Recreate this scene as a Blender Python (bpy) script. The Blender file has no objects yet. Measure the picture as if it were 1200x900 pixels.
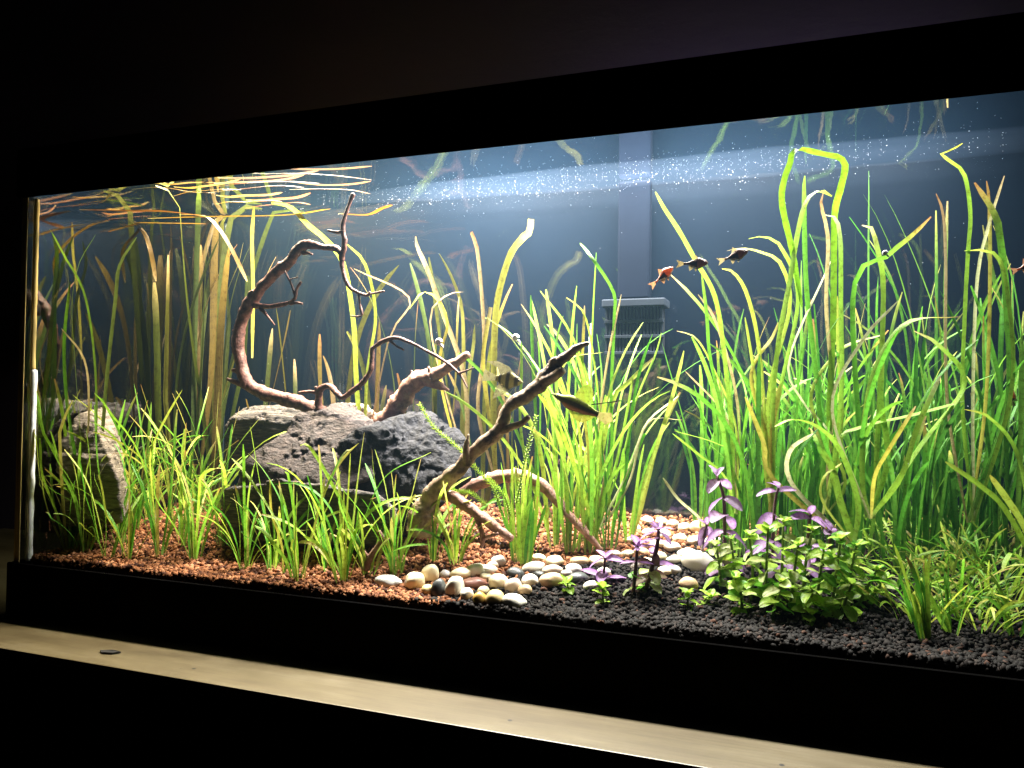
import bpy, bmesh, math, random
import numpy as np
from mathutils import Vector, Matrix, noise, Euler

random.seed(7); np.random.seed(7)
scene = bpy.context.scene
COL = scene.collection

# ------------------------------------------------------------------ camera
FPX = 930.0                                   # focal length in photo pixels (photo 1200 x 900)
CAM = Vector((0.9138, -0.7058, 0.2061))
YAW, PITCH, ROLL = 0.3573, 0.0206, 0.0128
FW = Vector((-math.sin(YAW)*math.cos(PITCH), math.cos(YAW)*math.cos(PITCH), math.sin(PITCH)))
_rt = FW.cross(Vector((0, 0, 1))).normalized(); _up = _rt.cross(FW)
RT = _rt*math.cos(ROLL) + _up*math.sin(ROLL)
UP = _up*math.cos(ROLL) - _rt*math.sin(ROLL)
cd = bpy.data.cameras.new('camera'); cam = bpy.data.objects.new('camera', cd); COL.objects.link(cam)
cd.sensor_fit = 'HORIZONTAL'; cd.sensor_width = 36.0; cd.lens = FPX/1200*36.0
cd.clip_start = 0.01; cd.clip_end = 50
M = Matrix((RT, UP, -FW)).transposed().to_4x4(); M.translation = CAM
cam.matrix_world = M
scene.camera = cam

# ------------------------------------------------------------------ world: a dark room
w = bpy.data.worlds.new('World'); scene.world = w; w.use_nodes = True
w.node_tree.nodes['Background'].inputs[0].default_value = (0.6, 0.55, 0.6, 1)
w.node_tree.nodes['Background'].inputs[1].default_value = 0.0012

# ------------------------------------------------------------------ lights: the LED bar above the water, plus an added wall glow
ZW = 0.503          # water level
DEPTH = 0.35        # front pane to back pane
LENGTH = 1.26
def area(name, x, y, z, sx, sy, watts, col, rot=(0, 0, 0), spread=180):
    l = bpy.data.lights.new(name, 'AREA'); l.shape = 'RECTANGLE'; l.size = sx; l.size_y = sy
    l.energy = watts; l.color = col; l.spread = math.radians(spread)
    o = bpy.data.objects.new(name, l); COL.objects.link(o); o.location = (x, y, z); o.rotation_euler = rot
    return o
LIGHTS = [area('led_or_fill_light', 0.165, 0.265, 0.604, 0.28, 0.05, 12.0, (1.0, 0.86, 0.62), spread=135),
          area('led_or_fill_light', 0.48, 0.265, 0.604, 0.24, 0.05, 15.0, (1.0, 0.95, 0.86), spread=135),
          area('led_or_fill_light', 0.76, 0.265, 0.604, 0.26, 0.05, 10.5, (1.0, 0.97, 0.90), spread=135),
          area('led_or_fill_light', 0.99, 0.265, 0.604, 0.16, 0.05, 3.4, (0.97, 1.0, 0.97), spread=135)]
ADDED_WALL_GLOW = area('led_or_fill_light', 0.86, 0.33, 0.600, 0.5, 0.01, 0.12, (0.85, 0.72, 1.0), rot=(math.radians(105), 0, 0))  # added fill with no LED of its own; brightens the wall above the rim

# ------------------------------------------------------------------ exposure
scene.view_settings.view_transform = 'Standard'; scene.view_settings.look = 'None'
scene.view_settings.exposure = 0.22; scene.view_settings.gamma = 1.0
scene.view_settings.use_curve_mapping = False
cy = scene.cycles
cy.max_bounces = 8; cy.diffuse_bounces = 3; cy.glossy_bounces = 4; cy.transmission_bounces = 5
cy.transparent_max_bounces = 24; cy.volume_bounces = 0
cy.sample_clamp_indirect = 4.0; cy.use_denoising = True
cy.caustics_reflective = False; cy.caustics_refractive = False

# ------------------------------------------------------------------ pixel helpers (a photo point at a chosen real depth)
def ray(px, py):
    return FW + RT*((px-600)/FPX) - UP*((py-450)/FPX)
def at(px, py, y):
    d = ray(px, py); return CAM + d*((y-CAM.y)/d.y)
def gh(x, y):
    y = max(0.0, y)
    return 0.002 + 0.155*y + 0.007*noise.noise(Vector((x*9, y*9, 1.3)))*min(1, y/0.05) + 0.02*math.exp(-((x-0.36)/0.2)**2-((y-0.24)/0.1)**2)
def ground(px, py):
    d = ray(px, py); lo = (0.006-CAM.y)/d.y; hi = (DEPTH-0.008-CAM.y)/d.y
    for i in range(400):
        t = lo+(hi-lo)*i/399; p = CAM+d*t
        if p.z <= gh(p.x, p.y): break
    p.z = gh(p.x, p.y); return p

# ------------------------------------------------------------------ materials
def mat(name):
    m = bpy.data.materials.new(name); m.use_nodes = True
    nt = m.node_tree; nt.nodes.clear()
    out = nt.nodes.new('ShaderNodeOutputMaterial')
    return m, nt, out
def N(nt, t, **kw):
    n = nt.nodes.new(t)
    for k, v in kw.items():
        if k in n.inputs: n.inputs[k].default_value = v
        else: setattr(n, k, v)
    return n
def L(nt, a, ao, b, bi): nt.links.new(a.outputs[ao], b.inputs[bi])
def ramp(nt, stops, interp='LINEAR'):
    r = nt.nodes.new('ShaderNodeValToRGB'); r.color_ramp.interpolation = interp
    el = r.color_ramp.elements
    while len(el) < len(stops): el.new(0.5)
    for e, (p, c) in zip(el, stops): e.position = p; e.color = (*c, 1) if len(c) == 3 else c
    return r
def noisy(name, stops, scale=40, rough=0.6, bump=0.3, detail=6, bdist=0.002, spec=0.4, bscale=None, stretch=(1, 1, 1), coord='Object', roughness=0.6):
    m, nt, out = mat(name)
    tc = N(nt, 'ShaderNodeTexCoord'); mp = N(nt, 'ShaderNodeMapping'); mp.inputs['Scale'].default_value = stretch
    L(nt, tc, coord, mp, 'Vector')
    n1 = N(nt, 'ShaderNodeTexNoise', Scale=scale, Detail=detail, Roughness=roughness); L(nt, mp, 'Vector', n1, 'Vector')
    r = ramp(nt, stops); L(nt, n1, 'Fac', r, 'Fac')
    n2 = N(nt, 'ShaderNodeTexNoise', Scale=bscale or scale*2.2, Detail=8, Roughness=0.65); L(nt, mp, 'Vector', n2, 'Vector')
    b = N(nt, 'ShaderNodeBump', Strength=bump, Distance=bdist); L(nt, n2, 'Fac', b, 'Height')
    p = N(nt, 'ShaderNodeBsdfPrincipled', Roughness=rough); p.inputs['Specular IOR Level'].default_value = spec
    L(nt, r, 'Color', p, 'Base Color'); L(nt, b, 'Normal', p, 'Normal'); L(nt, p, 'BSDF', out, 'Surface')
    return m
def island(name, stops, rough=0.7, spec=0.3, bump=0.2, bscale=600):
    m, nt, out = mat(name)
    g = N(nt, 'ShaderNodeNewGeometry'); r = ramp(nt, stops); L(nt, g, 'Random Per Island', r, 'Fac')
    tc = N(nt, 'ShaderNodeTexCoord'); n2 = N(nt, 'ShaderNodeTexNoise', Scale=bscale, Detail=4); L(nt, tc, 'Object', n2, 'Vector')
    b = N(nt, 'ShaderNodeBump', Strength=bump, Distance=0.001); L(nt, n2, 'Fac', b, 'Height')
    p = N(nt, 'ShaderNodeBsdfPrincipled', Roughness=rough); p.inputs['Specular IOR Level'].default_value = spec
    L(nt, r, 'Color', p, 'Base Color'); L(nt, b, 'Normal', p, 'Normal'); L(nt, p, 'BSDF', out, 'Surface')
    return m
def leafmat(name, transl=0.4, rough=0.42, vein=True):
    m, nt, out = mat(name)
    a = N(nt, 'ShaderNodeAttribute', attribute_name='col')
    tc = N(nt, 'ShaderNodeTexCoord'); n1 = N(nt, 'ShaderNodeTexNoise', Scale=90, Detail=5); L(nt, tc, 'Object', n1, 'Vector')
    mr = N(nt, 'ShaderNodeMapRange'); mr.inputs['To Min'].default_value = 0.62; mr.inputs['To Max'].default_value = 1.4
    L(nt, n1, 'Fac', mr, 'Value')
    mx = N(nt, 'ShaderNodeMix', data_type='RGBA', blend_type='MULTIPLY'); mx.inputs['Factor'].default_value = 1.0
    L(nt, a, 'Color', mx, 6); L(nt, mr, 'Result', mx, 7)
    n3 = N(nt, 'ShaderNodeTexNoise', Scale=210, Detail=6, Roughness=0.7); L(nt, tc, 'Object', n3, 'Vector')
    r3 = ramp(nt, [(0.50, (1, 1, 1)), (0.68, (0.50, 0.38, 0.22))]); L(nt, n3, 'Fac', r3, 'Fac')
    mx0 = mx; mx = N(nt, 'ShaderNodeMix', data_type='RGBA', blend_type='MULTIPLY'); mx.inputs['Factor'].default_value = 0.9
    L(nt, mx0, 2, mx, 6); L(nt, r3, 'Color', mx, 7)
    # lengthwise veins from the UV
    uv = N(nt, 'ShaderNodeUVMap'); sp = N(nt, 'ShaderNodeSeparateXYZ'); L(nt, uv, 'UV', sp, 'Vector')
    wv = N(nt, 'ShaderNodeMath', operation='SINE'); ml = N(nt, 'ShaderNodeMath', operation='MULTIPLY'); ml.inputs[1].default_value = 30.0
    L(nt, sp, 'X', ml, 0); L(nt, ml, 'Value', wv, 0)
    b = N(nt, 'ShaderNodeBump', Strength=0.25, Distance=0.0006); L(nt, wv, 'Value', b, 'Height')
    p = N(nt, 'ShaderNodeBsdfPrincipled', Roughness=rough); p.inputs['Specular IOR Level'].default_value = 0.35
    L(nt, mx, 2, p, 'Base Color'); L(nt, b, 'Normal', p, 'Normal')
    t = N(nt, 'ShaderNodeBsdfTranslucent'); L(nt, mx, 2, t, 'Color')
    ms = N(nt, 'ShaderNodeMixShader'); ms.inputs[0].default_value = transl
    L(nt, p, 'BSDF', ms, 1); L(nt, t, 'BSDF', ms, 2); L(nt, ms, 'Shader', out, 'Surface')
    return m
def plain(name, c, rough=0.5, spec=0.4, metal=0.0):
    m, nt, out = mat(name)
    p = N(nt, 'ShaderNodeBsdfPrincipled', Roughness=rough, Metallic=metal); p.inputs['Base Color'].default_value = (*c, 1)
    p.inputs['Specular IOR Level'].default_value = spec
    L(nt, p, 'BSDF', out, 'Surface'); return m
def clearglass(name, refl, tint=(1, 1, 1)):
    """pane wetted on one side: straight-through transparency plus a clear reflection"""
    m, nt, out = mat(name)
    t = N(nt, 'ShaderNodeBsdfTransparent'); t.inputs[0].default_value = (*tint, 1)
    g = N(nt, 'ShaderNodeBsdfGlossy', Roughness=0.0)
    ms = N(nt, 'ShaderNodeMixShader')
    if refl is None:
        fr = N(nt, 'ShaderNodeFresnel', IOR=1.2); L(nt, fr, 'Fac', ms, 0)
    else: ms.inputs[0].default_value = refl
    L(nt, t, 'BSDF', ms, 1); L(nt, g, 'BSDF', ms, 2); L(nt, ms, 'Shader', out, 'Surface')
    return m

MT = {}
MT['wall'] = noisy('wall_paint', [(0.3, (0.056, 0.044, 0.078)), (0.7, (0.074, 0.058, 0.098))], scale=6, rough=0.9, bump=0.5, bdist=0.004, bscale=70, coord='Generated')
MT['plastic'] = noisy('black_plastic', [(0.3, (0.0022, 0.0022, 0.0024)), (0.7, (0.0036, 0.0034, 0.0032))], scale=30, rough=0.85, bump=0.08, bdist=0.001, spec=0.0)
MT['shelf_dark'] = noisy('dark_cabinet', [(0.3, (0.004, 0.0035, 0.003)), (0.7, (0.008, 0.006, 0.005))], scale=12, rough=0.7, bump=0.1, spec=0.2)
MT['led'] = plain('dark_fixture', (0.02, 0.02, 0.022), 0.5)
MT['silicone'] = noisy('silicone', [(0.3, (0.80, 0.82, 0.82)), (0.7, (0.88, 0.90, 0.90))], scale=60, rough=0.35, bump=0.3)
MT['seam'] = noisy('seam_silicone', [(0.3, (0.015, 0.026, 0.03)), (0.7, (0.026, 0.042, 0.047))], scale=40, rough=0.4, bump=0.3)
MT['backpanel'] = noisy('blue_background_sheet', [(0.25, (0.0016, 0.0046, 0.0100)), (0.75, (0.0028, 0.0070, 0.0145))], scale=7, rough=0.35, bump=0.02, spec=0.2)
MT['front_glass'] = clearglass('front_glass', 0.015)
MT['mirror_glass'] = clearglass('side_glass', 0.17, (0.5, 0.55, 0.55))
MT['glass'] = clearglass('glass', 0.06)
MT['glass_edge'] = noisy('glass_edge', [(0.3, (0.20, 0.16, 0.07)), (0.55, (0.62, 0.46, 0.18)), (0.8, (0.16, 0.17, 0.10))], scale=22, rough=0.2, bump=0.1, stretch=(6, 6, 0.6))  # gold tones are plant reflections painted into the glass edge colour
MT['blade'] = leafmat('ribbon_leaf')
MT['leaf'] = leafmat('round_leaf', transl=0.5)
MT['wood_red'] = noisy('red_brown_wood', [(0.3, (0.035, 0.013, 0.009)), (0.5, (0.12, 0.046, 0.032)), (0.7, (0.24, 0.11, 0.08))], scale=140, rough=0.55, bump=0.8, bdist=0.002, bscale=260)
MT['wood_pink'] = noisy('pink_brown_wood', [(0.3, (0.13, 0.06, 0.042)), (0.5, (0.28, 0.145, 0.105)), (0.7, (0.40, 0.24, 0.18))], scale=110, rough=0.6, bump=0.7, bdist=0.002, bscale=260)
MT['wood_bark'] = noisy('bark_wood', [(0.34, (0.05, 0.03, 0.02)), (0.45, (0.22, 0.14, 0.085)), (0.58, (0.38, 0.27, 0.17)), (0.75, (0.46, 0.36, 0.25))], scale=60, rough=0.6, bump=0.9, bdist=0.002, bscale=240, detail=8)
MT['rock_brown'] = noisy('brown_slate', [(0.3, (0.012, 0.009, 0.008)), (0.45, (0.036, 0.026, 0.024)), (0.6, (0.072, 0.052, 0.047)), (0.75, (0.11, 0.072, 0.056))], scale=95, rough=0.75, bump=1.0, bdist=0.006, stretch=(1, 1, 1.8), bscale=170, detail=10, roughness=0.7)
MT['rock_dark'] = noisy('black_rock', [(0.3, (0.004, 0.004, 0.0055)), (0.5, (0.012, 0.012, 0.016)), (0.7, (0.032, 0.032, 0.042))], scale=130, rough=0.7, bump=1.0, bdist=0.005, bscale=150, spec=0.25, detail=10, roughness=0.7)
MT['rock_slate'] = noisy('layered_slate', [(0.3, (0.016, 0.015, 0.014)), (0.5, (0.065, 0.055, 0.048)), (0.7, (0.22, 0.18, 0.15))], scale=45, rough=0.7, bump=1.0, bdist=0.006, stretch=(1, 1, 7), bscale=90, detail=10, roughness=0.7)
MT['rock_slate_lit'] = noisy('slate_lit', [(0.3, (0.05, 0.04, 0.033)), (0.48, (0.20, 0.165, 0.135)), (0.7, (0.40, 0.34, 0.28))], scale=40, rough=0.75, bump=1.0, bdist=0.005, stretch=(1, 1, 6), bscale=90, detail=10, roughness=0.7)  # layered slate made paler; the light on it is put into the colour
MT['rock_pale'] = noisy('pale_rock', [(0.3, (0.16, 0.12, 0.09)), (0.5, (0.34, 0.28, 0.22)), (0.7, (0.50, 0.43, 0.35))], scale=90, rough=0.75, bump=0.9, bdist=0.004, stretch=(1, 1, 3), detail=10)
MT['gravel'] = island('orange_gravel', [(0.0, (0.025, 0.009, 0.006)), (0.2, (0.09, 0.032, 0.015)), (0.5, (0.21, 0.080, 0.032)), (0.8, (0.30, 0.125, 0.055)), (1.0, (0.38, 0.19, 0.10))], rough=0.8, spec=0.15)
MT['soil'] = island('black_soil', [(0.0, (0.0035, 0.003, 0.0026)), (0.6, (0.009, 0.0072, 0.0062)), (0.93, (0.022, 0.016, 0.013)), (1.0, (0.08, 0.035, 0.02))], rough=0.8, spec=0.2)
MT['substrate'] = noisy('substrate_bed', [(0.3, (0.012, 0.009, 0.007)), (0.7, (0.03, 0.018, 0.012))], scale=60, rough=0.9, bump=0.5)
MT['filter'] = noisy('filter_plastic', [(0.3, (0.016, 0.021, 0.031)), (0.7, (0.022, 0.029, 0.041))], scale=20, rough=0.6, bump=0.05, spec=0.15)
MT['filter_tube'] = noisy('filter_tube', [(0.3, (0.0025, 0.0045, 0.010)), (0.7, (0.0035, 0.0062, 0.0135))], scale=12, rough=0.7, bump=0.03, spec=0.05)
MT['speck'] = plain('water_speck', (0.85, 0.88, 0.95), 0.3)
MT['snail'] = noisy('snail_shell', [(0.3, (0.45, 0.40, 0.46)), (0.7, (0.75, 0.70, 0.76))], scale=120, rough=0.3, bump=0.2)
MT['fish_orange'] = leafmat('fish_skin', transl=0.3, rough=0.35)
MT['fin'] = leafmat('fish_fin', transl=0.55, rough=0.35)
_nt = MT['fin'].node_tree; _o = [n for n in _nt.nodes if n.type == 'OUTPUT_MATERIAL'][0]; _src = _o.inputs['Surface'].links[0].from_socket
_t = _nt.nodes.new('ShaderNodeBsdfTransparent'); _m = _nt.nodes.new('ShaderNodeMixShader'); _m.inputs[0].default_value = 0.35
_nt.links.new(_src, _m.inputs[1]); _nt.links.new(_t.outputs[0], _m.inputs[2]); _nt.links.new(_m.outputs[0], _o.inputs['Surface'])
MT['eye'] = plain('fish_eye', (0.01, 0.01, 0.012), 0.1, 0.6)
MT['flake'] = noisy('black_flake', [(0.3, (0.006, 0.005, 0.004)), (0.7, (0.012, 0.011, 0.01))], scale=200, rough=0.8, bump=0.5)

# shelf top: worn beige board with dark specks
m, nt, out = mat('beige_board'); MT['shelf'] = m
tc = N(nt, 'ShaderNodeTexCoord'); mp = N(nt, 'ShaderNodeMapping'); mp.inputs['Scale'].default_value = (2.0, 9, 1); L(nt, tc, 'Object', mp, 'Vector')
n1 = N(nt, 'ShaderNodeTexNoise', Scale=3.5, Detail=7, Roughness=0.6); L(nt, mp, 'Vector', n1, 'Vector')
r1 = ramp(nt, [(0.25, (0.056, 0.040, 0.016)), (0.55, (0.090, 0.070, 0.033)), (0.8, (0.128, 0.107, 0.064))]); L(nt, n1, 'Fac', r1, 'Fac')
vo = N(nt, 'ShaderNodeTexVoronoi', Scale=26.0); L(nt, tc, 'Object', vo, 'Vector')
r2 = ramp(nt, [(0.0, (0.03, 0.025, 0.02)), (0.045, (0.05, 0.04, 0.03)), (0.06, (1, 1, 1))]); L(nt, vo, 'Distance', r2, 'Fac')
mx = N(nt, 'ShaderNodeMix', data_type='RGBA', blend_type='MULTIPLY'); mx.inputs['Factor'].default_value = 1.0
L(nt, r1, 'Color', mx, 6); L(nt, r2, 'Color', mx, 7)
mp2 = N(nt, 'ShaderNodeMapping'); mp2.inputs['Scale'].default_value = (3.0, 60, 1); L(nt, tc, 'Object', mp2, 'Vector')
n4 = N(nt, 'ShaderNodeTexNoise', Scale=6, Detail=8, Roughness=0.7); L(nt, mp2, 'Vector', n4, 'Vector')
r4 = ramp(nt, [(0.3, (0.72, 0.68, 0.6)), (0.55, (1, 1, 1)), (0.75, (1.12, 1.12, 1.15))]); L(nt, n4, 'Fac', r4, 'Fac')
mx1 = mx; mx = N(nt, 'ShaderNodeMix', data_type='RGBA', blend_type='MULTIPLY'); mx.inputs['Factor'].default_value = 1.0; L(nt, mx1, 2, mx, 6); L(nt, r4, 'Color', mx, 7)
n3 = N(nt, 'ShaderNodeTexNoise', Scale=60, Detail=5); L(nt, tc, 'Object', n3, 'Vector')
b = N(nt, 'ShaderNodeBump', Strength=0.12, Distance=0.002); L(nt, n3, 'Fac', b, 'Height')
p = N(nt, 'ShaderNodeBsdfPrincipled', Roughness=0.45); L(nt, mx, 2, p, 'Base Color'); L(nt, b, 'Normal', p, 'Normal'); L(nt, p, 'BSDF', out, 'Surface')

# water surface: clear from above, a rippled mirror when seen flat from below
m, nt, out = mat('water_surface'); MT['water_surface'] = m
tc = N(nt, 'ShaderNodeTexCoord'); mp = N(nt, 'ShaderNodeMapping'); mp.inputs['Scale'].default_value = (1.0, 1.0, 1); L(nt, tc, 'Object', mp, 'Vector')
n1 = N(nt, 'ShaderNodeTexNoise', Scale=17, Detail=2.0, Roughness=0.5); L(nt, mp, 'Vector', n1, 'Vector')
b = N(nt, 'ShaderNodeBump', Strength=0.16, Distance=0.0016); L(nt, n1, 'Fac', b, 'Height')
fr = N(nt, 'ShaderNodeFresnel', IOR=1.10)
t = N(nt, 'ShaderNodeBsdfTransparent'); g = N(nt, 'ShaderNodeBsdfGlossy', Roughness=0.02); g.inputs['Color'].default_value = (0.92, 0.95, 0.97, 1)
L(nt, b, 'Normal', g, 'Normal')
ms = N(nt, 'ShaderNodeMixShader'); L(nt, fr, 'Fac', ms, 0); L(nt, t, 'BSDF', ms, 1); L(nt, g, 'BSDF', ms, 2); L(nt, ms, 'Shader', out, 'Surface')

# slightly cloudy water
m, nt, out = mat('cloudy_water'); MT['water'] = m
pv = N(nt, 'ShaderNodeVolumePrincipled', Density=0.038, Anisotropy=0.3); pv.inputs['Color'].default_value = (0.36, 0.64, 0.95, 1)
L(nt, pv, 'Volume', out, 'Volume')

# ------------------------------------------------------------------ mesh helpers
def link(name, me, m, parent=None, loc=None):
    o = bpy.data.objects.new(name, me); COL.objects.link(o)
    if m is not None and not me.materials: me.materials.append(m)
    if parent is not None: o.parent = parent
    if loc is not None: o.location = loc
    return o
def tag(o, label=None, cat=None, group=None, kind=None):
    if label: o['label'] = label
    if cat: o['category'] = cat
    if group: o['group'] = group
    if kind: o['kind'] = kind
    return o
def empty(name, loc, label, cat, group=None):
    o = bpy.data.objects.new(name, None); COL.objects.link(o); o.location = loc; o.empty_display_size = 0.01
    return tag(o, label, cat, group)
def box(name, lo, hi, m, parent=None, bev=0.0, origin=(0, 0, 0)):
    bm = bmesh.new(); bmesh.ops.create_cube(bm, size=1)
    for v in bm.verts:
        v.co = Vector([lo[i]+(v.co[i]+0.5)*(hi[i]-lo[i])-origin[i] for i in range(3)])
    if bev: bmesh.ops.bevel(bm, geom=bm.edges[:], offset=bev, segments=2, affect='EDGES', profile=0.6)
    me = bpy.data.meshes.new(name); bm.to_mesh(me); bm.free()
    return link(name, me, m, parent)
def catmull(pts, n):
    P = [Vector(p) for p in pts]
    if len(P) == 2: return [P[0].lerp(P[1], i/(n-1)) for i in range(n)]
    P = [P[0]*2-P[1]] + P + [P[-1]*2-P[-2]]
    seg = len(P)-3; cum = [0]
    for i in range(seg): cum.append(cum[-1]+(P[i+2]-P[i+1]).length+1e-6)
    out = []
    for k in range(n):
        s = cum[-1]*k/(n-1); i = 0
        while i < seg-1 and s > cum[i+1]: i += 1
        t = (s-cum[i])/(cum[i+1]-cum[i]); p0, p1, p2, p3 = P[i:i+4]
        out.append(0.5*((2*p1)+(p2-p0)*t+(2*p0-5*p1+4*p2-p3)*t*t+(3*p1-p0-3*p2+p3)*t*t*t))
    return out
def setcol(me, cols):
    a = me.color_attributes.new('col', 'FLOAT_COLOR', 'POINT')
    a.data.foreach_set('color', np.array([c for q in cols for c in (q[0], q[1], q[2], 1.0)], dtype=np.float32))
def smooth(me):
    me.polygons.foreach_set('use_smooth', [True]*len(me.polygons))

def blade(parent, origin, pts, width, c0, c1, wdir=None, twist=0.0, blunt=0.25, n=15, base_w=0.55, raw=False, name='blade', tipfrac=0.82, fold=0.18):
    """one ribbon leaf along pts (world); colour c0 along its length, c1 at its tip"""
    C = catmull(pts, n) if not raw else pts; n = len(C)
    if wdir is None: wdir = Vector((math.cos(0.36), -0.35+random.uniform(-0.6, 0.6), 0))
    V = []; F = []; cols = []; uvs = []
    for i, p in enumerate(C):
        t = i/(n-1)
        tg = (C[min(i+1, n-1)]-C[max(i-1, 0)])
        if tg.length < 1e-7: tg = Vector((0, 0, 1))
        tg.normalize()
        wd = wdir-tg*wdir.dot(tg)
        if wd.length < 0.15: wd = Vector((0, 1, 0))-tg*tg.y
        wd.normalize()
        if twist: wd = Matrix.Rotation(twist*t, 3, tg) @ wd
        nr = tg.cross(wd)
        ww = width*0.5*min(1, base_w+2.2*t)
        if t > tipfrac: ww *= blunt+(1-blunt)*math.sqrt(max(0, 1-((t-tipfrac)/(1-tipfrac))**2))
        ww *= 1+0.05*math.sin(i*2.1+width*9000)
        V += [p-wd*ww+nr*ww*fold, p, p+wd*ww+nr*ww*fold]
        k = max(0.0, (t-0.8)/0.2)**1.5; kb = max(0, 1-t/0.12)*0.4
        cc = [c0[j]*(1-k)+c1[j]*k for j in range(3)]; cc = [cc[j]*(1-kb)+(0.42, 0.42, 0.20)[j]*kb for j in range(3)]
        cols += [cc, [q*1.08 for q in cc], cc]; uvs += [(0, t), (0.5, t), (1, t)]
    for i in range(n-1):
        a = i*3
        F += [(a, a+1, a+4, a+3), (a+1, a+2, a+5, a+4)]
    me = bpy.data.meshes.new(name); o3 = Vector(origin)
    me.from_pydata([v-o3 for v in V], [], F); setcol(me, cols)
    ul = me.uv_layers.new(name='UVMap'); li = np.empty(len(me.loops), dtype=np.int32); me.loops.foreach_get('vertex_index', li)
    ul.data.foreach_set('uv', np.array(uvs, dtype=np.float32)[li].ravel()); smooth(me)
    return link(name, me, MT['blade'], parent)

GREENS = [(0.10, 0.30, 0.022), (0.15, 0.36, 0.03), (0.22, 0.42, 0.035), (0.07, 0.24, 0.02), (0.30, 0.44, 0.05)]
LIME = [(0.30, 0.46, 0.04), (0.38, 0.50, 0.06), (0.22, 0.42, 0.035), (0.44, 0.50, 0.09), (0.16, 0.36, 0.03)]
DEEP = [(0.045, 0.17, 0.018), (0.07, 0.24, 0.022), (0.10, 0.29, 0.03), (0.14, 0.33, 0.035)]
YELLOW = [(0.36, 0.34, 0.07), (0.30, 0.34, 0.06), (0.40, 0.33, 0.10), (0.22, 0.30, 0.05), (0.42, 0.32, 0.13)]
TIPS = [(0.55, 0.46, 0.12), (0.50, 0.36, 0.16), (0.50, 0.50, 0.12), (0.40, 0.20, 0.07)]
def jit(c, a=0.18):
    k = random.uniform(1-a, 1+a); return tuple(max(0.004, q*k*random.uniform(1-a/2, 1+a/2)) for q in c)
def clampt(p):
    return Vector((min(max(p.x, 0.017), LENGTH-0.02), min(max(p.y, 0.009), DEPTH-0.006), min(p.z, ZW-0.0025)))
def grow(base, az, th0, th1, length, k=1.6, n=15, wob=0.09, daz=0.0):
    """a leaf that rises, leans more with length, and lies along the surface when it gets there"""
    p = Vector(base); out = [p.copy()]; st = length/(n-1); ph = random.random()*6
    for i in range(1, n):
        s = i/(n-1); th = th0+(th1-th0)*s**k + wob*math.sin(5*s+ph); a = az+daz*s
        d = Vector((math.sin(th)*math.cos(a), math.sin(th)*math.sin(a), math.cos(th)))
        p = p+d*st
        if p.z > ZW-0.003:
            q = Vector((d.x, d.y, 0)); q = q.normalized() if q.length > 1e-4 else Vector((-1, 0, 0))
            p = out[-1]+q*st; p.z = ZW-0.003-random.random()*0.001
        p = clampt(p); p.z = max(p.z, gh(p.x, p.y)+0.001)
        out.append(p.copy())
    return out
def rosette(name, label, cat, group, base, n, h, width, pal, th0=(0.02, 0.25), th1=(0.2, 1.1), tipp=0.35, az=None, azs=math.pi, spreadr=0.006, nseg=14, tips=TIPS, k=1.6):
    base = Vector(base); e = empty(name, base, label, cat, group)
    for i in range(n):
        a = random.uniform(-math.pi, math.pi) if az is None else az+random.uniform(-azs, azs)
        b = base+Vector((math.cos(a), math.sin(a), 0))*random.uniform(0.2, 1)*spreadr; b.z -= 0.002
        ln = random.uniform(*h)
        pts = grow(b, a, random.uniform(*th0), random.uniform(*th1), ln, n=nseg, daz=random.uniform(-0.7, 0.7), k=random.uniform(k*0.8, k*1.4))
        c = jit(random.choice(pal)); tc_ = jit(random.choice(tips)) if random.random() < tipp else c
        blade(e, base, pts, random.uniform(*width), c, tc_, twist=random.uniform(-1.2, 1.2), raw=True, blunt=random.uniform(0.05, 0.5),
              wdir=Vector((math.cos(a+1.57), math.sin(a+1.57), 0)) if random.random() < 0.55 else None)
    return e

def tube(name, pts, radii, m, parent, origin, seg=10, n=40, rough=0.16, seed=0, fs=70):
    C = catmull(pts, n); k = len(radii)
    V = []; F = []
    prev = None
    for i, p in enumerate(C):
        t = i/(n-1); f = t*(k-1); j = min(int(f), k-2); r = radii[j]+(radii[j+1]-radii[j])*(f-j)
        tg = (C[min(i+1, n-1)]-C[max(i-1, 0)]).normalized()
        if prev is None: prev = tg.orthogonal().normalized()
        u = (prev-tg*prev.dot(tg)).normalized(); v = tg.cross(u); prev = u
        for s in range(seg):
            a = 2*math.pi*s/seg; d = u*math.cos(a)+v*math.sin(a); q = p+d*r
            rr = r*(1+rough*2*noise.noise(Vector((q.x*fs+seed, q.y*fs, q.z*fs)))+rough*1.2*noise.noise(Vector((q.x*fs*3+seed, q.y*fs*3, q.z*fs*3))))
            V.append(p+d*rr)
    for i in range(n-1):
        for s in range(seg):
            a = i*seg+s; b_ = i*seg+(s+1) % seg; F.append((a, b_, b_+seg, a+seg))
    V.append(C[0]); V.append(C[-1]+(C[-1]-C[-2]).normalized()*radii[-1]*0.4); c0, c1 = len(V)-2, len(V)-1
    for s in range(seg):
        F.append((c0, (s+1) % seg, s)); F.append((c1, (n-1)*seg+s, (n-1)*seg+(s+1) % seg))
    me = bpy.data.meshes.new(name); o3 = Vector(origin)
    me.from_pydata([v-o3 for v in V], [], F); smooth(me)
    return link(name, me, m, parent)

# ================================================================== SETTING
# wall behind the tank
me = bpy.data.meshes.new('wall'); me.from_pydata([(-3, 0.47, -1.2), (3.5, 0.47, -1.2), (3.5, 0.47, 2.5), (-3, 0.47, 2.5)], [], [(0, 1, 2, 3)])
tag(link('wall', me, MT['wall']), 'dim plastered wall behind the aquarium', None, None, 'structure')
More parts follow.
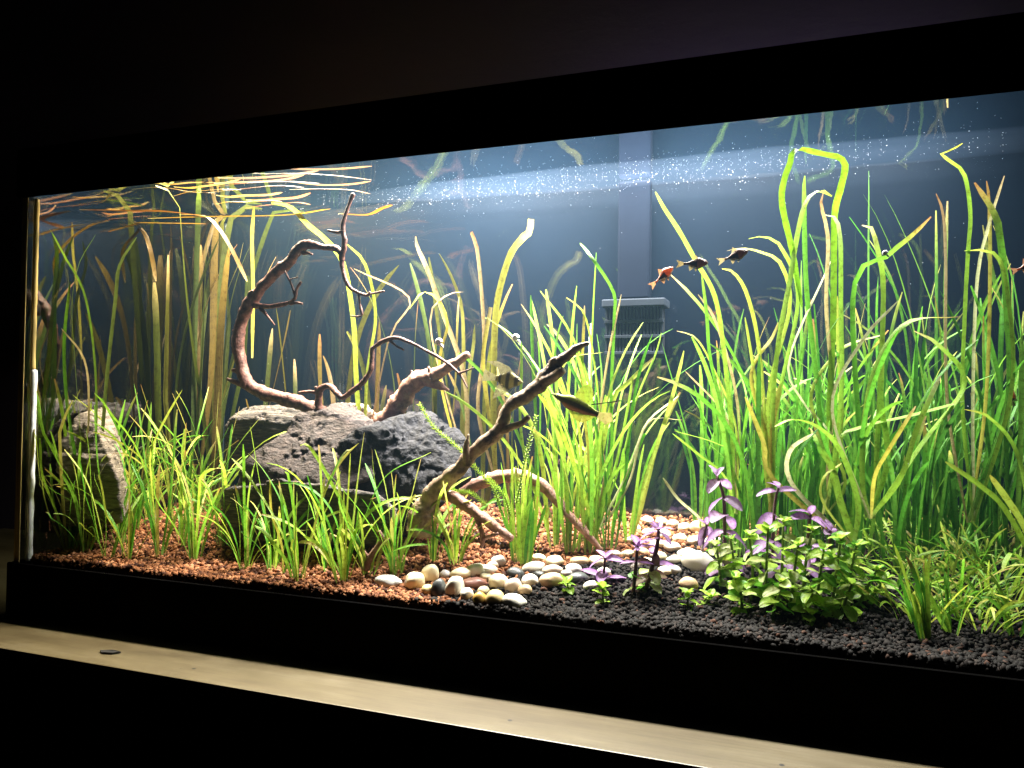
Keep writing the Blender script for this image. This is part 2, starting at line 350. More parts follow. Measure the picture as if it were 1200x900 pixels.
# the board the tank stands on, and the dark cabinet under it
SH = empty('cabinet', (0, 0.15, -0.064), 'black cabinet with a worn beige board top under the aquarium', 'cabinet')
so = (0, 0.15, -0.064)
box('board_top', (-0.6, -0.0987, -0.074), (1.9, 0.44, -0.064), MT['shelf'], SH, 0.0012, so)
box('cabinet_body', (-0.58, -0.092, -0.9), (1.88, 0.43, -0.0745), MT['shelf_dark'], SH, 0.002, so)

# ================================================================== TANK
TK = empty('aquarium_tank', (0.63, 0.17, -0.064), 'long glass aquarium with black plastic rims and a blue back sheet', 'aquarium')
to = (0.63, 0.17, -0.064)
G = 0.010
box('front_pane', (0.0, 0.0, -0.05), (LENGTH, 0.006, 0.506), MT['front_glass'], TK, 0, to)
box('side_pane', (0.001, 0.0065, -0.05), (G, DEPTH, 0.506), MT['mirror_glass'], TK, 0, to)
box('side_pane', (LENGTH-G, 0.0065, -0.05), (LENGTH, DEPTH, 0.506), MT['glass'], TK, 0, to)
box('back_pane', (0.0, DEPTH+0.002, -0.05), (LENGTH, DEPTH+0.008, 0.506), MT['glass'], TK, 0, to)
box('back_sheet', (0.0, DEPTH+0.010, -0.05), (LENGTH, DEPTH+0.012, 0.507), MT['backpanel'], TK, 0, to)
box('bottom_pane', (0.0, 0.0, -0.060), (LENGTH, DEPTH+0.008, -0.051), MT['glass'], TK, 0, to)
box('glass_edge', (-0.0005, -0.0008, 0.0), (0.0085, -0.0002, 0.449), MT['glass_edge'], TK, 0, to)
def rim(name, z0, z1, out, parent):
    e = []
    e.append(box(name, (-out, -out, z0), (LENGTH+out, -0.001, z1), MT['plastic'], parent, 0.002, to))
    e.append(box(name, (-out, DEPTH+0.0125, z0), (LENGTH+out, DEPTH+0.013+out, z1), MT['plastic'], parent, 0.002, to))
    e.append(box(name, (-out, 0.0, z0), (-0.001, DEPTH+0.012, z1), MT['plastic'], parent, 0.002, to))
    e.append(box(name, (LENGTH+0.001, 0.0, z0), (LENGTH+out, DEPTH+0.012, z1), MT['plastic'], parent, 0.002, to))
rim('top_rim', 0.449, 0.5093, 0.006, TK)
rim('bottom_rim', -0.0638, 0.0, 0.006, TK)
# silicone beads in the corners
def bead(name, x, y, z0, z1, r, m, amp):
    pts = [Vector((x, y, z0+(z1-z0)*i/24)) for i in range(25)]
    rad = [r*(1+amp*noise.noise(Vector((i*0.55, x*9, 3.1)))) for i in range(25)]
    tube(name, pts, rad, m, TK, to, seg=8, n=60, rough=0.05)
bead('silicone_seam', G+0.003, 0.0095, 0.0, 0.236, 0.0036, MT['silicone'], 0.45)
bead('silicone_seam', G+0.002, 0.0085, 0.237, 0.449, 0.0030, MT['glass_edge'], 0.2)  # upper bead takes the painted gold reflections
bead('silicone_seam', G+0.004, DEPTH-0.003, 0.03, 0.49, 0.0045, MT['seam'], 0.25)

# light bar on top of the tank
LB = empty('light_bar', (0.62, 0.235, 0.59), 'slim dark light bar lying across the top of the aquarium', 'lamp')
lo_ = (0.62, 0.235, 0.59)
box('housing', (0.02, 0.235, 0.606), (1.14, 0.30, 0.613), MT['led'], LB, 0.003, lo_)
for xx in (0.03, 1.15):
    box('bracket', (xx, 0.24, 0.510), (xx+0.02, 0.295, 0.605), MT['led'], LB, 0.001, lo_)
for l in LIGHTS + [ADDED_WALL_GLOW]:
    l.parent = LB; l.location = Vector(l.location)-Vector(lo_)

# water body and its surface
box('water', (G+0.0005, 0.0065, -0.045), (LENGTH-G-0.0005, DEPTH+0.001, ZW-0.001), MT['water']).__setitem__('kind', 'structure')
nx, ny = 60, 20
me = bpy.data.meshes.new('water_surface')
vs = [(G+(LENGTH-2*G)*i/nx, 0.0055+(DEPTH+0.0042)*j/ny, ZW) for j in range(ny+1) for i in range(nx+1)]
me.from_pydata(vs, [], [(j*(nx+1)+i, j*(nx+1)+i+1, (j+1)*(nx+1)+i+1, (j+1)*(nx+1)+i) for j in range(ny) for i in range(nx)]); smooth(me)
tag(link('water_surface', me, MT['water_surface']), None, None, None, 'structure')

# ================================================================== SUBSTRATE
nx, ny = 130, 40
me = bpy.data.meshes.new('substrate')
vs = []
for j in range(ny+1):
    for i in range(nx+1):
        x = G+0.001+(LENGTH-2*G-0.002)*i/nx; y = 0.0068+(DEPTH-0.007)*j/ny; vs.append((x, y, gh(x, y)-0.003-0.010*max(0, 1-y/0.03)))
me.from_pydata(vs, [], [(j*(nx+1)+i, j*(nx+1)+i+1, (j+1)*(nx+1)+i+1, (j+1)*(nx+1)+i) for j in range(ny) for i in range(nx)]); smooth(me)
tag(link('substrate', me, MT['substrate']), None, None, None, 'structure')

def boundary(y):          # orange gravel to the left of this x, black soil to the right
    return 0.560+0.02*math.sin(y*40)+0.36*max(0, y-0.05)/0.3
_ico = bmesh.new(); bmesh.ops.create_icosphere(_ico, subdivisions=1, radius=1)
ICO_V = np.array([v.co[:] for v in _ico.verts]); ICO_F = np.array([[v.index for v in f.verts] for f in _ico.faces]); _ico.free()
VAR = [ICO_V*(1+0.28*np.random.randn(len(ICO_V), 1)).clip(0.55, 1.5) for _ in range(12)]
def grains(name, pts, smin, smax, m, label, cat):
    n = len(pts); nv = len(ICO_V)
    V = np.empty((n, nv, 3)); rs = np.random.rand(n)
    for i in range(n):
        a = VAR[np.random.randint(12)]
        q = np.random.randn(4); q /= np.linalg.norm(q); w_, x_, y_, z_ = q
        Rm = np.array([[1-2*(y_*y_+z_*z_), 2*(x_*y_-z_*w_), 2*(x_*z_+y_*w_)], [2*(x_*y_+z_*w_), 1-2*(x_*x_+z_*z_), 2*(y_*z_-x_*w_)], [2*(x_*z_-y_*w_), 2*(y_*z_+x_*w_), 1-2*(x_*x_+y_*y_)]])
        s = (smin+(smax-smin)*rs[i]**1.7)*np.array([1, random.uniform(0.65, 1), random.uniform(0.45, 0.85)])
        V[i] = (a*s) @ Rm.T + pts[i]
    F = (ICO_F[None]+(np.arange(n)*nv)[:, None, None]).reshape(-1, 3)
    me = bpy.data.meshes.new(name)
    me.vertices.add(n*nv); me.vertices.foreach_set('co', V.ravel())
    me.loops.add(len(F)*3); me.loops.foreach_set('vertex_index', F.ravel().astype(np.int32))
    me.polygons.add(len(F)); me.polygons.foreach_set('loop_start', np.arange(0, len(F)*3, 3, dtype=np.int32)); me.polygons.foreach_set('loop_total', np.full(len(F), 3, dtype=np.int32))
    me.update(calc_edges=True); me.validate()
    return tag(link(name, me, m), label, cat, None, 'stuff')
gp, sp_ = [], []
def add_grain(x, y, dz=0.0):
    xb = boundary(y)+random.gauss(0, 0.012)
    if y > 0.30: xb += 0.03
    z = gh(x, y)+dz
    if x < xb: gp.append((x, y, z))
    else: sp_.append((x, y, z))
for i in range(42000):
    x = random.uniform(G+0.004, 1.22); y = 0.010+(DEPTH-0.014)*random.random()**1.25
    add_grain(x, y, random.uniform(-0.003, 0.0012))
for i in range(9000):      # against the front glass, where the bed is seen from the side
    add_grain(random.uniform(G+0.004, 1.22), random.uniform(0.0095, 0.03), random.uniform(-0.006, 0.002))
grains('gravel', gp, 0.0018, 0.0047, MT['gravel'], 'crushed orange brown gravel covering the left of the tank bed', 'gravel')
grains('soil', sp_, 0.0017, 0.0042, MT['soil'], 'black granular plant soil covering the right of the tank bed', 'soil')

# ================================================================== ROCKS
def hullrock(name, pts, m, label, seed, amp=0.004, fs=45, strata=0.0, sub=5, sharp=60):
    bm = bmesh.new()
    for p in pts: bm.verts.new(p)
    bmesh.ops.convex_hull(bm, input=bm.verts[:]); bm.normal_update()
    c = Vector((0, 0, 0))
    for p in pts: c += Vector(p)
    c /= len(pts)
    pl = [(f.normal.copy(), f.normal.dot(f.verts[0].co-c)) for f in bm.faces if f.calc_area() > 1e-9]
    pl = [((-n_, -d) if d < 0 else (n_, d)) for n_, d in pl]; bm.free()
    NN = np.array([p_[0][:] for p_ in pl]); DD = np.array([p_[1] for p_ in pl])
    bm = bmesh.new(); bmesh.ops.create_icosphere(bm, subdivisions=sub+1, radius=1)
    for v in bm.verts:
        d = np.array(v.co[:]); dn = NN @ d; ok = dn > 1e-4
        rr = DD[ok]/dn[ok]; r = rr.min()
        r = r-0.0012*math.log(np.exp(-(rr-r)/0.0012).sum())*0.9
        p = c+Vector(d*r)
        q = p*fs+Vector((seed, seed*2, 0))
        dis = amp*(noise.fractal(q, 0.9, 2.1, 5)*0.7 - abs(noise.noise(q*0.7))*0.9+0.3)
        dis -= amp*0.9*max(0, noise.noise(q*2.3)-0.15)
        dis += amp*0.8*(noise.cell(q*0.8+Vector((noise.noise(q*2), noise.noise(q*2+Vector((5,5,5))), 0))*0.8)-0.3)
        if strata: dis += strata*(abs(((p.z+0.004*noise.noise(p*30))*110+seed) % 1.0-0.5)*2-0.5)*(1-abs(d[2]))
        v.co = p-c+Vector(d)*dis
    me = bpy.data.meshes.new(name); bm.to_mesh(me); bm.free(); smooth(me)
    o = link(name, me, m, None, c)
    return tag(o, label, 'rock', 'rocks piled round the driftwood')
def rockpx(front, back, yf, yb):
    return [at(px, py, yf+(dy if len(q) == 3 else 0)) for q in front for (px, py, dy) in [(q+(0,))[:3]]] + [at(px, py, yb) for (px, py) in back]
hullrock('rock', [at(270, 582, .15), at(288, 540, .13), at(352, 486, .17), at(385, 473, .20), at(418, 474, .21), at(437, 497, .17), at(440, 560, .12), at(400, 580, .105), at(300, 600, .12), at(300, 560, .26), at(390, 476, .24), at(430, 490, .25), at(440, 590, .25)],
         MT['rock_brown'], 'big brown sloping rock with a pitted peak under the curved branch', 3, 0.0048, 36)
hullrock('rock', [at(392, 545, .13), at(404, 512, .13), at(432, 501, .14), at(486, 483, .18), at(505, 484, .19), at(540, 502, .18), at(551, 520, .17), at(551, 560, .15), at(520, 590, .13), at(460, 615, .12), at(402, 600, .12), at(430, 500, .25), at(500, 484, .25), at(540, 520, .27), at(470, 620, .25)],
         MT['rock_dark'], 'rugged blue black rock beside the front branch', 11, 0.0056, 40)
hullrock('rock', [at(255, 585, .10), at(262, 572, .09), at(330, 560, .085), at(400, 574, .085), at(440, 578, .09), at(470, 600, .09), at(455, 640, .09), at(270, 634, .09), at(280, 580, .16), at(440, 585, .17), at(280, 640, .16), at(450, 645, .17)],
         MT['rock_slate'], 'low dark layered ledge rock behind the foreground grass tufts', 23, 0.004, 40, 0.0016)
hullrock('rock', [at(262, 500, .22), at(272, 488, .21), at(322, 474, .23), at(360, 478, .23), at(372, 492, .22), at(372, 545, .22), at(264, 545, .22), at(285, 478, .30), at(350, 474, .31), at(270, 550, .3), at(365, 550, .31)],
         MT['rock_slate'], 'flat topped layered rock with a pale lit top behind the brown rock', 31, 0.003, 40, 0.002)
hullrock('rock', [at(385, 485, .27), at(400, 472, .27), at(430, 474, .27), at(446, 492, .27), at(440, 540, .27), at(390, 540, .27), at(405, 472, .33), at(430, 475, .33), at(440, 540, .33), at(392, 540, .33)],
         MT['rock_pale'], 'small pale rock peeking out between the brown and black rocks', 37, 0.003, 50)
hullrock('rock', [Vector((max(p.x, .0125), p.y, p.z)) for p in [at(66, 530, .045), at(70, 492, .065), at(88, 482, .075), at(108, 490, .075), at(122, 520, .06), at(140, 565, .055), at(146, 615, .055), at(70, 615, .040), at(100, 475, .12), at(122, 478, .13), at(142, 520, .13), at(155, 590, .13), at(100, 590, .13)]],
         MT['rock_slate_lit'], 'slate rock with a pale lit top against the side glass', 43, 0.004, 38, 0.002)

# ================================================================== DRIFTWOOD
def px_pts(lst): return [at(*q) for q in lst]
def wood(name, label, pieces, m, base):
    e = empty(name, base, label, 'driftwood', 'driftwood among the rocks')
    first = None
    for i, (nm, lst, rad, n) in enumerate(pieces):
        t_ = tube(nm, px_pts(lst), rad, m, first if (nm == 'twig' and first) else e, base, seg=12 if nm == 'branch' else 8, n=int(n*1.5), rough=0.17, seed=i*3.7)
        if first is None: first = t_
    return e
R_ = lambda *a: [q/1000 for q in a]
wood('driftwood', 'tall red brown branch arching up from the brown rock with thorny twigs', [
    ('branch', [(378, 484, .20), (350, 473, .195), (325, 465, .19), (303, 458, .185), (288, 446, .18), (281, 420, .18), (280, 390, .18), (288, 364, .18), (296, 350, .18), (315, 328, .18), (340, 305, .18), (352, 290, .18), (364, 285, .18)],
     R_(9.5, 9.5, 9, 9.5, 9, 8, 8, 8, 9, 7.5, 7, 7.5, 6), 70),
    ('branch', [(360, 286, .18), (372, 288, .18), (385, 290, .18), (394, 291, .178)], R_(6, 4.6, 4.2, 4.5), 20),
    ('twig', [(400, 305, .178), (404, 285, .175), (402, 272, .173), (402, 262, .172), (406, 248, .172), (411, 234, .172), (414, 227, .172)], R_(4, 3.8, 3.4, 3, 2.6, 2.2, 2.8), 36),
    ('twig', [(394, 291, .178), (400, 298, .178), (401, 312, .18), (404, 325, .18), (410, 337, .18), (420, 343, .18), (430, 346, .18), (434, 342, .18)], R_(4.2, 4, 3.6, 3, 2.8, 2.4, 3, 2), 36),
    ('twig', [(402, 272, .173), (394, 272, .17), (384, 270, .168)], R_(2.2, 2, 1.6), 14),
    ('twig', [(432, 345, .18), (441, 343, .178), (450, 341, .176)], R_(2, 1.6, 1.2), 12),
    ('twig', [(420, 343, .18), (422, 358, .178), (424, 369, .178), (417, 371, .176), (411, 370, .176)], R_(1.8, 1.6, 2, 1.4, 1), 16),
    ('twig', [(298, 358, .178), (315, 359, .17), (335, 356, .165), (345, 350, .16), (348, 338, .16), (353, 330, .16)], R_(4.5, 3.6, 3, 2.8, 2.2, 1.6), 28),
    ('twig', [(346, 347, .16), (341, 332, .158), (334, 318, .156)], R_(2, 1.6, 1.2), 14),
    ('twig', [(340, 356, .162), (348, 355, .16), (354, 356, .16)], R_(2.4, 1.8, 1.4), 10),
    ('twig', [(305, 361, .172), (314, 371, .17), (322, 381, .17)], R_(2.4, 1.6, .6), 12),
    ('twig', [(338, 328, .158), (344, 326, .158), (349, 325, .158)], R_(1.4, 1.2, .8), 8),
    ('twig', [(294, 350, .178), (293, 345, .176), (297, 341, .175)], R_(4.5, 3.4, 2), 10),
    ('twig', [(355, 296, .176), (362, 297, .172), (366, 298, .17)], R_(3, 2.2, 1.4), 10),
    ('twig', [(279, 388, .178), (274, 387, .175), (272, 388, .174)], R_(3, 2.4, 1.2), 8),
    ('twig', [(290, 452, .178), (277, 448, .174), (266, 444, .17)], R_(6, 4, 2.2), 14),
    ('twig', [(284, 438, .178), (276, 434, .175), (272, 434, .174)], R_(5, 3.5, 2.6), 10)], MT['wood_red'], at(378, 484, .20))
wood('driftwood', 'thin crooked red twig rising from the brown rock peak', [
    ('branch', [(374, 480, .195), (373, 464, .19), (377, 455, .185), (387, 453, .185), (395, 461, .18), (402, 466, .18), (412, 459, .175), (424, 449, .17), (434, 435, .17), (436, 420, .17), (436, 407, .17)], R_(5.5, 4.4, 4.2, 4, 3.4, 3.6, 3.6, 3.6, 3.2, 3, 2.8), 60),
    ('branch', [(436, 408, .17), (447, 401, .168), (462, 396, .166), (472, 398, .165), (488, 405, .165), (505, 414, .165), (522, 424, .163), (533, 433, .162), (540, 440, .162), (548, 455, .16)], R_(2.8, 2.8, 2.8, 2.4, 2, 2, 2, 1.8, 1.6, .9), 50),
    ('twig', [(372, 460, .188), (362, 459, .182), (350, 460, .178)], R_(2.8, 2.2, 1.5), 12),
    ('twig', [(371, 458, .186), (370, 453, .184)], R_(2.6, 1.8), 6),
    ('twig', [(410, 459, .175), (418, 456, .172), (423, 456, .17)], R_(2.4, 2, 1.4), 8),
    ('twig', [(455, 397, .167), (464, 405, .164), (473, 410, .163)], R_(2, 1.6, 1), 10),
    ('twig', [(536, 438, .162), (545, 435, .16), (555, 431, .16)], R_(1.5, 1.3, .8), 10)], MT['wood_red'], at(374, 480, .195))
wood('driftwood', 'thick smooth pinkish branch stump leaning out behind the black rock', [
    ('branch', [(432, 512, .25), (447, 496, .25), (462, 481, .245), (474, 464, .24), (484, 449, .235), (495, 443, .23), (508, 441, .225)], R_(15, 14, 13, 13, 12, 12, 9), 40),
    ('branch', [(497, 443, .23), (515, 436, .225), (532, 426, .22), (549, 415, .218)], R_(10, 8, 6.5, 5), 26),
    ('twig', [(502, 445, .228), (514, 452, .222), (526, 457, .22)], R_(9, 6, 1.5), 16),
    ('twig', [(487, 446, .235), (484, 439, .233), (482, 434, .232)], R_(4.5, 3, 1.2), 10),
    ('twig', [(503, 441, .222), (503, 433, .22), (502, 430, .22)], R_(4, 2.6, 1.8), 10)], MT['wood_pink'], at(432, 512, .25))
wood('driftwood', 'dark barked branch reaching up from the pebbles past the black rock', [
    ('branch', [(492, 628, .10), (494, 606, .10), (502, 585, .10), (518, 568, .10), (536, 550, .10), (552, 533, .10), (566, 520, .10), (582, 507, .10), (590, 492, .10), (597, 477, .10), (612, 466, .10), (628, 455, .10), (640, 441, .10), (648, 430, .10)],
     R_(14, 15, 12, 9, 9, 8, 7, 7.5, 7.5, 7, 7, 7.5, 8, 8), 80),
    ('branch', [(645, 436, .10), (656, 424, .098), (670, 412, .096), (682, 405, .095), (690, 402, .094)], R_(7.5, 5.5, 5, 4.6, 2), 24),
    ('twig', [(636, 448, .098), (650, 441, .094), (660, 433, .092)], R_(7, 6, 4.5), 14),
    ('twig', [(586, 506, .098), (600, 500, .094), (612, 496, .092), (620, 488, .091)], R_(4.5, 3.6, 3.4, 2.4), 18),
    ('twig', [(548, 545, .096), (546, 528, .092), (549, 509, .09)], R_(6, 4, 1), 16),
    ('twig', [(648, 430, .098), (648, 424, .095), (653, 421, .094)], R_(6, 4.5, 3), 8)], MT['wood_bark'], at(492, 628, .10))
wood('driftwood', 'pale forked root lying on the gravel behind the pebbles', [
    ('branch', [(505, 578, .115), (525, 580, .11), (545, 592, .105), (570, 610, .10), (600, 632, .10)], R_(7, 6.5, 6, 5.5, 4), 40),
    ('twig', [(556, 600, .104), (562, 616, .10), (566, 632, .098), (564, 642, .098)], R_(4, 3, 3, 2), 18),
    ('twig', [(566, 632, .098), (575, 628, .095), (584, 625, .094)], R_(2.4, 2, 1.2), 10)], MT['wood_pink'], at(505, 578, .115))
wood('driftwood', 'broad arched root half hidden behind the center grass', [
    ('branch', [(535, 582, .19), (555, 570, .19), (580, 560, .19), (600, 558, .19), (625, 562, .19), (645, 578, .19), (665, 602, .185), (690, 628, .18), (705, 645, .18)], R_(6, 8, 8.5, 8, 7, 6, 5, 4.5, 3), 50)], MT['wood_pink'], at(535, 582, .19))
wood('driftwood', 'small bent rootlet standing in the gravel behind the front grass tufts', [
    ('branch', [(428, 668, .05), (433, 655, .052), (440, 645, .055), (447, 633, .058), (444, 622, .06)], R_(4, 4, 3.5, 3, 2), 20),
    ('twig', [(433, 655, .052), (427, 648, .05), (424, 640, .05)], R_(3, 2.4, 1.4), 10)], MT['wood_pink'], at(428, 668, .05))

# ================================================================== PEBBLES
def pebmat(name, c, var=0.15):
    return noisy(name, [(0.3, tuple(q*(1-var) for q in c)), (0.6, c), (0.8, tuple(min(0.9, q*(1+var*0.7)) for q in c))], scale=70, rough=0.38, bump=0.12, bdist=0.001, spec=0.45)
PM = {'white': pebmat('white_pebble', (0.82, 0.77, 0.65), 0.1), 'cream': pebmat('cream_pebble', (0.78, 0.66, 0.43)), 'tan': pebmat('tan_pebble', (0.52, 0.36, 0.21)),
      'pink': pebmat('pink_pebble', (0.70, 0.56, 0.45)), 'grey': pebmat('grey_pebble', (0.42, 0.38, 0.35)), 'dark': pebmat('dark_pebble', (0.06, 0.065, 0.065)),
      'brown': pebmat('red_brown_pebble', (0.20, 0.085, 0.065)), 'amber': pebmat('amber_pebble', (0.42, 0.24, 0.05)), 'sand': pebmat('yellow_pebble', (0.58, 0.44, 0.20))}
m = noisy('half_grey_pebble', [(0.46, (0.20, 0.21, 0.19)), (0.54, (0.74, 0.73, 0.68))], scale=40, rough=0.4, bump=0.1); PM['half'] = m
PEBV = []
for k in range(6):
    bm = bmesh.new(); bmesh.ops.create_icosphere(bm, subdivisions=3, radius=1)
    for v in bm.verts: v.co *= 1+0.16*noise.noise(v.co*1.1+Vector((k*5, 0, 0)))+0.04*noise.noise(v.co*2.6+Vector((k*9, 0, 0)))
    me = bpy.data.meshes.new('pebble'); bm.to_mesh(me); bm.free(); smooth(me); PEBV.append(me)
PEBD = {}
def pebble(px, py, wpx, hpx, col, label, group=None, lift=0.0, rot=None):
    p = ground(px, py+hpx*0.42); z = (p-CAM).dot(FW); s = z/FPX
    a, c = wpx*0.5*s, hpx*0.5*s
    key = (random.randrange(6), col)
    if key not in PEBD:
        me = PEBV[key[0]].copy(); me.materials.append(PM[col]); PEBD[key] = me
    o = link('pebble', PEBD[key], None)
    b = random.uniform(0.8, 1.05)*min(a, c*1.6)
    o.scale = (a, b, c); p.z += c*random.uniform(0.40, 0.72)+lift
    o.location = p; o.rotation_euler = (random.uniform(-0.25, 0.25), rot if rot is not None else random.uniform(-0.2, 0.2), 0.36+random.uniform(-0.5, 0.5))
    tag(o, label, 'pebble', 'river pebbles between gravel and black soil')
UNI = [(455, 679, 33, 15, 'half', 'white and grey pebble at the gravel end of the pebble path'),
 (486, 679, 25, 24, 'cream', 'round cream pebble beside the dark grey upright pebble, nearer the gravel'),
 (501, 692, 16, 16, 'sand', 'small yellowish pebble at the foot of the dark grey upright pebble'),
 (514, 687, 18, 26, 'dark', 'dark grey pebble standing upright at the front of the path'),
 (533, 687, 23, 28, 'white', 'large whitish pebble just after the upright dark grey one'),
 (556, 682, 28, 15, 'brown', 'red brown oval pebble lying on the white ones'),
 (547, 696, 16, 18, 'white', 'small off white pebble below the red brown pebble'),
 (562, 700, 17, 18, 'amber', 'glassy amber pebble at the very front'),
 (580, 700, 23, 21, 'sand', 'round yellow beige pebble beside the amber one'),
 (603, 703, 28, 18, 'white', 'bright white oval pebble nearest the black soil at the front'),
 (601, 684, 23, 20, 'pink', 'tilted pinkish cream pebble above the bright white oval one'),
 (604, 669, 21, 13, 'dark', 'black oval pebble in the middle of the pebble path'),
 (646, 679, 29, 18, 'tan', 'peach tan pebble at the edge of the black soil'),
 (615, 691, 18, 13, 'tan', 'small tan pebble tucked behind the bright white oval one'),
 (677, 675, 25, 13, 'dark', 'flat dark grey pebble next to the small purple plant'),
 (692, 685, 18, 10, 'white', 'flat white pebble on black soil beside the green seedlings'),
 (584, 657, 18, 14, 'grey', 'greyish pebble on top of the path by the grass tuft'),
 (807, 681, 23, 17, 'tan', 'orange cream pebble at the foot of the bushy green plant'),
 (818, 655, 38, 26, 'white', 'largest white pebble, behind the purple plant')]
for (px, py, w_, h_, c, lb) in UNI: pebble(px, py, w_, h_, c, lb)
REST = [(504, 671, 21, 22, 'cream'), (584, 680, 24, 20, 'cream'), (621, 679, 20, 17, 'white'), (540, 671, 25, 15, 'cream'), (557, 667, 25, 16, 'white'), (572, 666, 21, 13, 'white'), (578, 661, 14, 9, 'pink'),
 (625, 662, 28, 15, 'white'), (650, 657, 21, 13, 'cream'), (647, 667, 25, 13, 'pink'), (632, 672, 13, 9, 'dark'), (680, 656, 26, 13, 'tan'), (672, 666, 20, 12, 'grey'), (632, 653, 17, 9, 'cream'), (522, 672, 13, 11, 'grey'),
 (664, 671, 14, 10, 'grey'), (566, 690, 14, 10, 'cream'), (570, 675, 16, 10, 'cream'), (700, 657, 20, 12, 'cream'), (708, 668, 16, 10, 'white'), (790, 667, 18, 13, 'grey'), (805, 648, 24, 14, 'white'), (802, 616, 15, 12, 'cream'), (817, 616, 18, 15, 'cream'),
 (759, 608, 15, 10, 'white'), (775, 610, 14, 9, 'cream'), (788, 612, 14, 9, 'pink'), (745, 618, 13, 9, 'cream'), (760, 622, 16, 10, 'pink'), (778, 624, 17, 11, 'white'), (796, 629, 18, 11, 'cream'), (815, 632, 20, 11, 'pink'), (752, 645, 18, 10, 'tan'), (835, 634, 22, 12, 'white'), (770, 636, 18, 10, 'cream'), (788, 640, 20, 11, 'pink'),
 (740, 632, 16, 9, 'white'), (772, 650, 20, 11, 'cream'), (790, 655, 20, 11, 'white'), (735, 648, 16, 9, 'cream'), (760, 658, 18, 10, 'white'), (780, 668, 18, 11, 'cream'), (720, 648, 16, 9, 'pink')]
def pebwhere(px, py):
    if px < 620: return 'at the front of the path'
    if px < 700: return 'in the middle of the path'
    if py < 645: return 'in the far part of the path'
    return 'around the purple plants'
for q in REST: pebble(*q, ('blackish' if q[4] == 'dark' else q[4])+' rounded pebble '+pebwhere(q[0], q[1]))

# ================================================================== PLANTS: ribbon leaves
def hero(label, cat, group, base, blades, name='ribbon_plant', **kw):
    """plant whose leaves are drawn after the photograph: each leaf = (list of (px,py[,y]), width mm, colour, tip colour)"""
    b0 = ground(*base[:2]) if len(base) == 2 else Vector(base)
    e = empty(name, b0, label, cat, group)
    for (lst, wmm, c, tc_) in blades:
        pts = [b0+Vector((random.uniform(-.004, .004), random.uniform(-.004, .004), -0.002))] if len(lst[0]) > 0 else []
        k = len(lst)
        for i, q in enumerate(lst):
            y = q[2] if len(q) > 2 else b0.y
            P = at(q[0], q[1], min(max(y, 0.01), DEPTH-0.008)); P.z = min(P.z, ZW-0.0025); pts.append(P)
        blade(e, b0, pts, wmm*0.62/1000, jit(c, 0.08), jit(tc_, 0.08), n=max(18, 5*len(pts)), **kw)
    return e
G1, G2, G3, G4 = (0.12, 0.33, 0.025), (0.25, 0.44, 0.04), (0.38, 0.48, 0.06), (0.06, 0.22, 0.02)
YL, TN, BR, PALE = (0.44, 0.40, 0.06), (0.45, 0.34, 0.16), (0.36, 0.17, 0.06), (0.52, 0.52, 0.28)

# ---- short tufts along the front at the left
TUFTS = [((58, 632), 9, (.10, .17), 'short grass tuft closest to the white silicone seam, before the slate rock'),
 ((82, 646), 8, (.09, .16), 'grass tuft in the gravel just before the slate rock, second from the seam'),
 ((112, 632), 8, (.08, .15), 'grass tuft at the inner foot of the slate rock'),
 ((140, 640), 7, (.07, .14), 'sparse yellow green tuft between slate rock and the bushy tufts'),
 ((160, 622), 8, (.09, .16), 'grass tuft in the back row right of the slate rock'),
 ((187, 652), 10, (.10, .18), 'dense dark green tuft, tallest of the front row left of the ledge rock'),
 ((205, 625), 8, (.10, .17), 'grass tuft in the back row left of the ledge rock'),
 ((228, 657), 9, (.10, .17), 'yellow stemmed tuft at the front, just left of the ledge rock'),
 ((250, 615), 7, (.09, .15), 'grass tuft at the end of the ledge rock under the flat topped rock'),
 ((288, 668), 11, (.07, .125), 'low fan shaped tuft before the end of the ledge rock'),
 ((350, 680), 9, (.09, .15), 'tall leaning tuft before the middle of the ledge rock'),
 ((402, 683), 9, (.08, .14), 'bright yellow based tuft before the brown rock'),
 ((464, 672), 9, (.08, .135), 'grass tuft beside the half grey pebble'),
 ((508, 660), 5, (.05, .10), 'thin little tuft behind the upright dark grey pebble'),
 ((534, 660), 7, (.05, .105), 'small upright tuft behind the whitish pebbles')]
for (b, n, h, lb) in TUFTS:
    gb = ground(*b)
    if gb.x < 0.03: gb = Vector((0.03+0.012*random.random(), gb.y-0.012, 0)); gb.z = gh(gb.x, gb.y)
    rosette('grass_tuft', lb, 'water plant', 'short grass tufts along the front', gb, n+7, (h[0]*0.7, h[1]*(1.4 if b[0] < 260 else 1.2)), (0.0022, 0.0042), LIME+GREENS+YELLOW[:1], th0=(0.0, 0.36), th1=(0.1, 1.8), tipp=0.4, spreadr=0.007, k=1.5)
MORE = [((70, 610), 'grass tuft squeezed between the slate rock and the end glass'), ((100, 648), 'front grass tuft below the slope of the slate rock'), ((128, 655), 'low tuft at the very front of the gravel, second past the slate rock'), ((150, 655), 'fine tuft at the front glass between the bushy tufts'), ((175, 605), 'tuft farthest back behind the dense dark green tuft'),
 ((215, 640), 'bushy tuft between the dense dark green tuft and the yellow stemmed tuft'), ((232, 600), 'tuft by the flat topped rock in the back row'), ((262, 640), 'tuft half covering the end of the ledge rock'), ((318, 668), 'tuft standing close to the ledge rock beside the fan shaped tuft'), ((382, 668), 'thin tuft close to the ledge rock below the brown rock'), ((432, 674), 'thin tuft next to the small bent rootlet')]
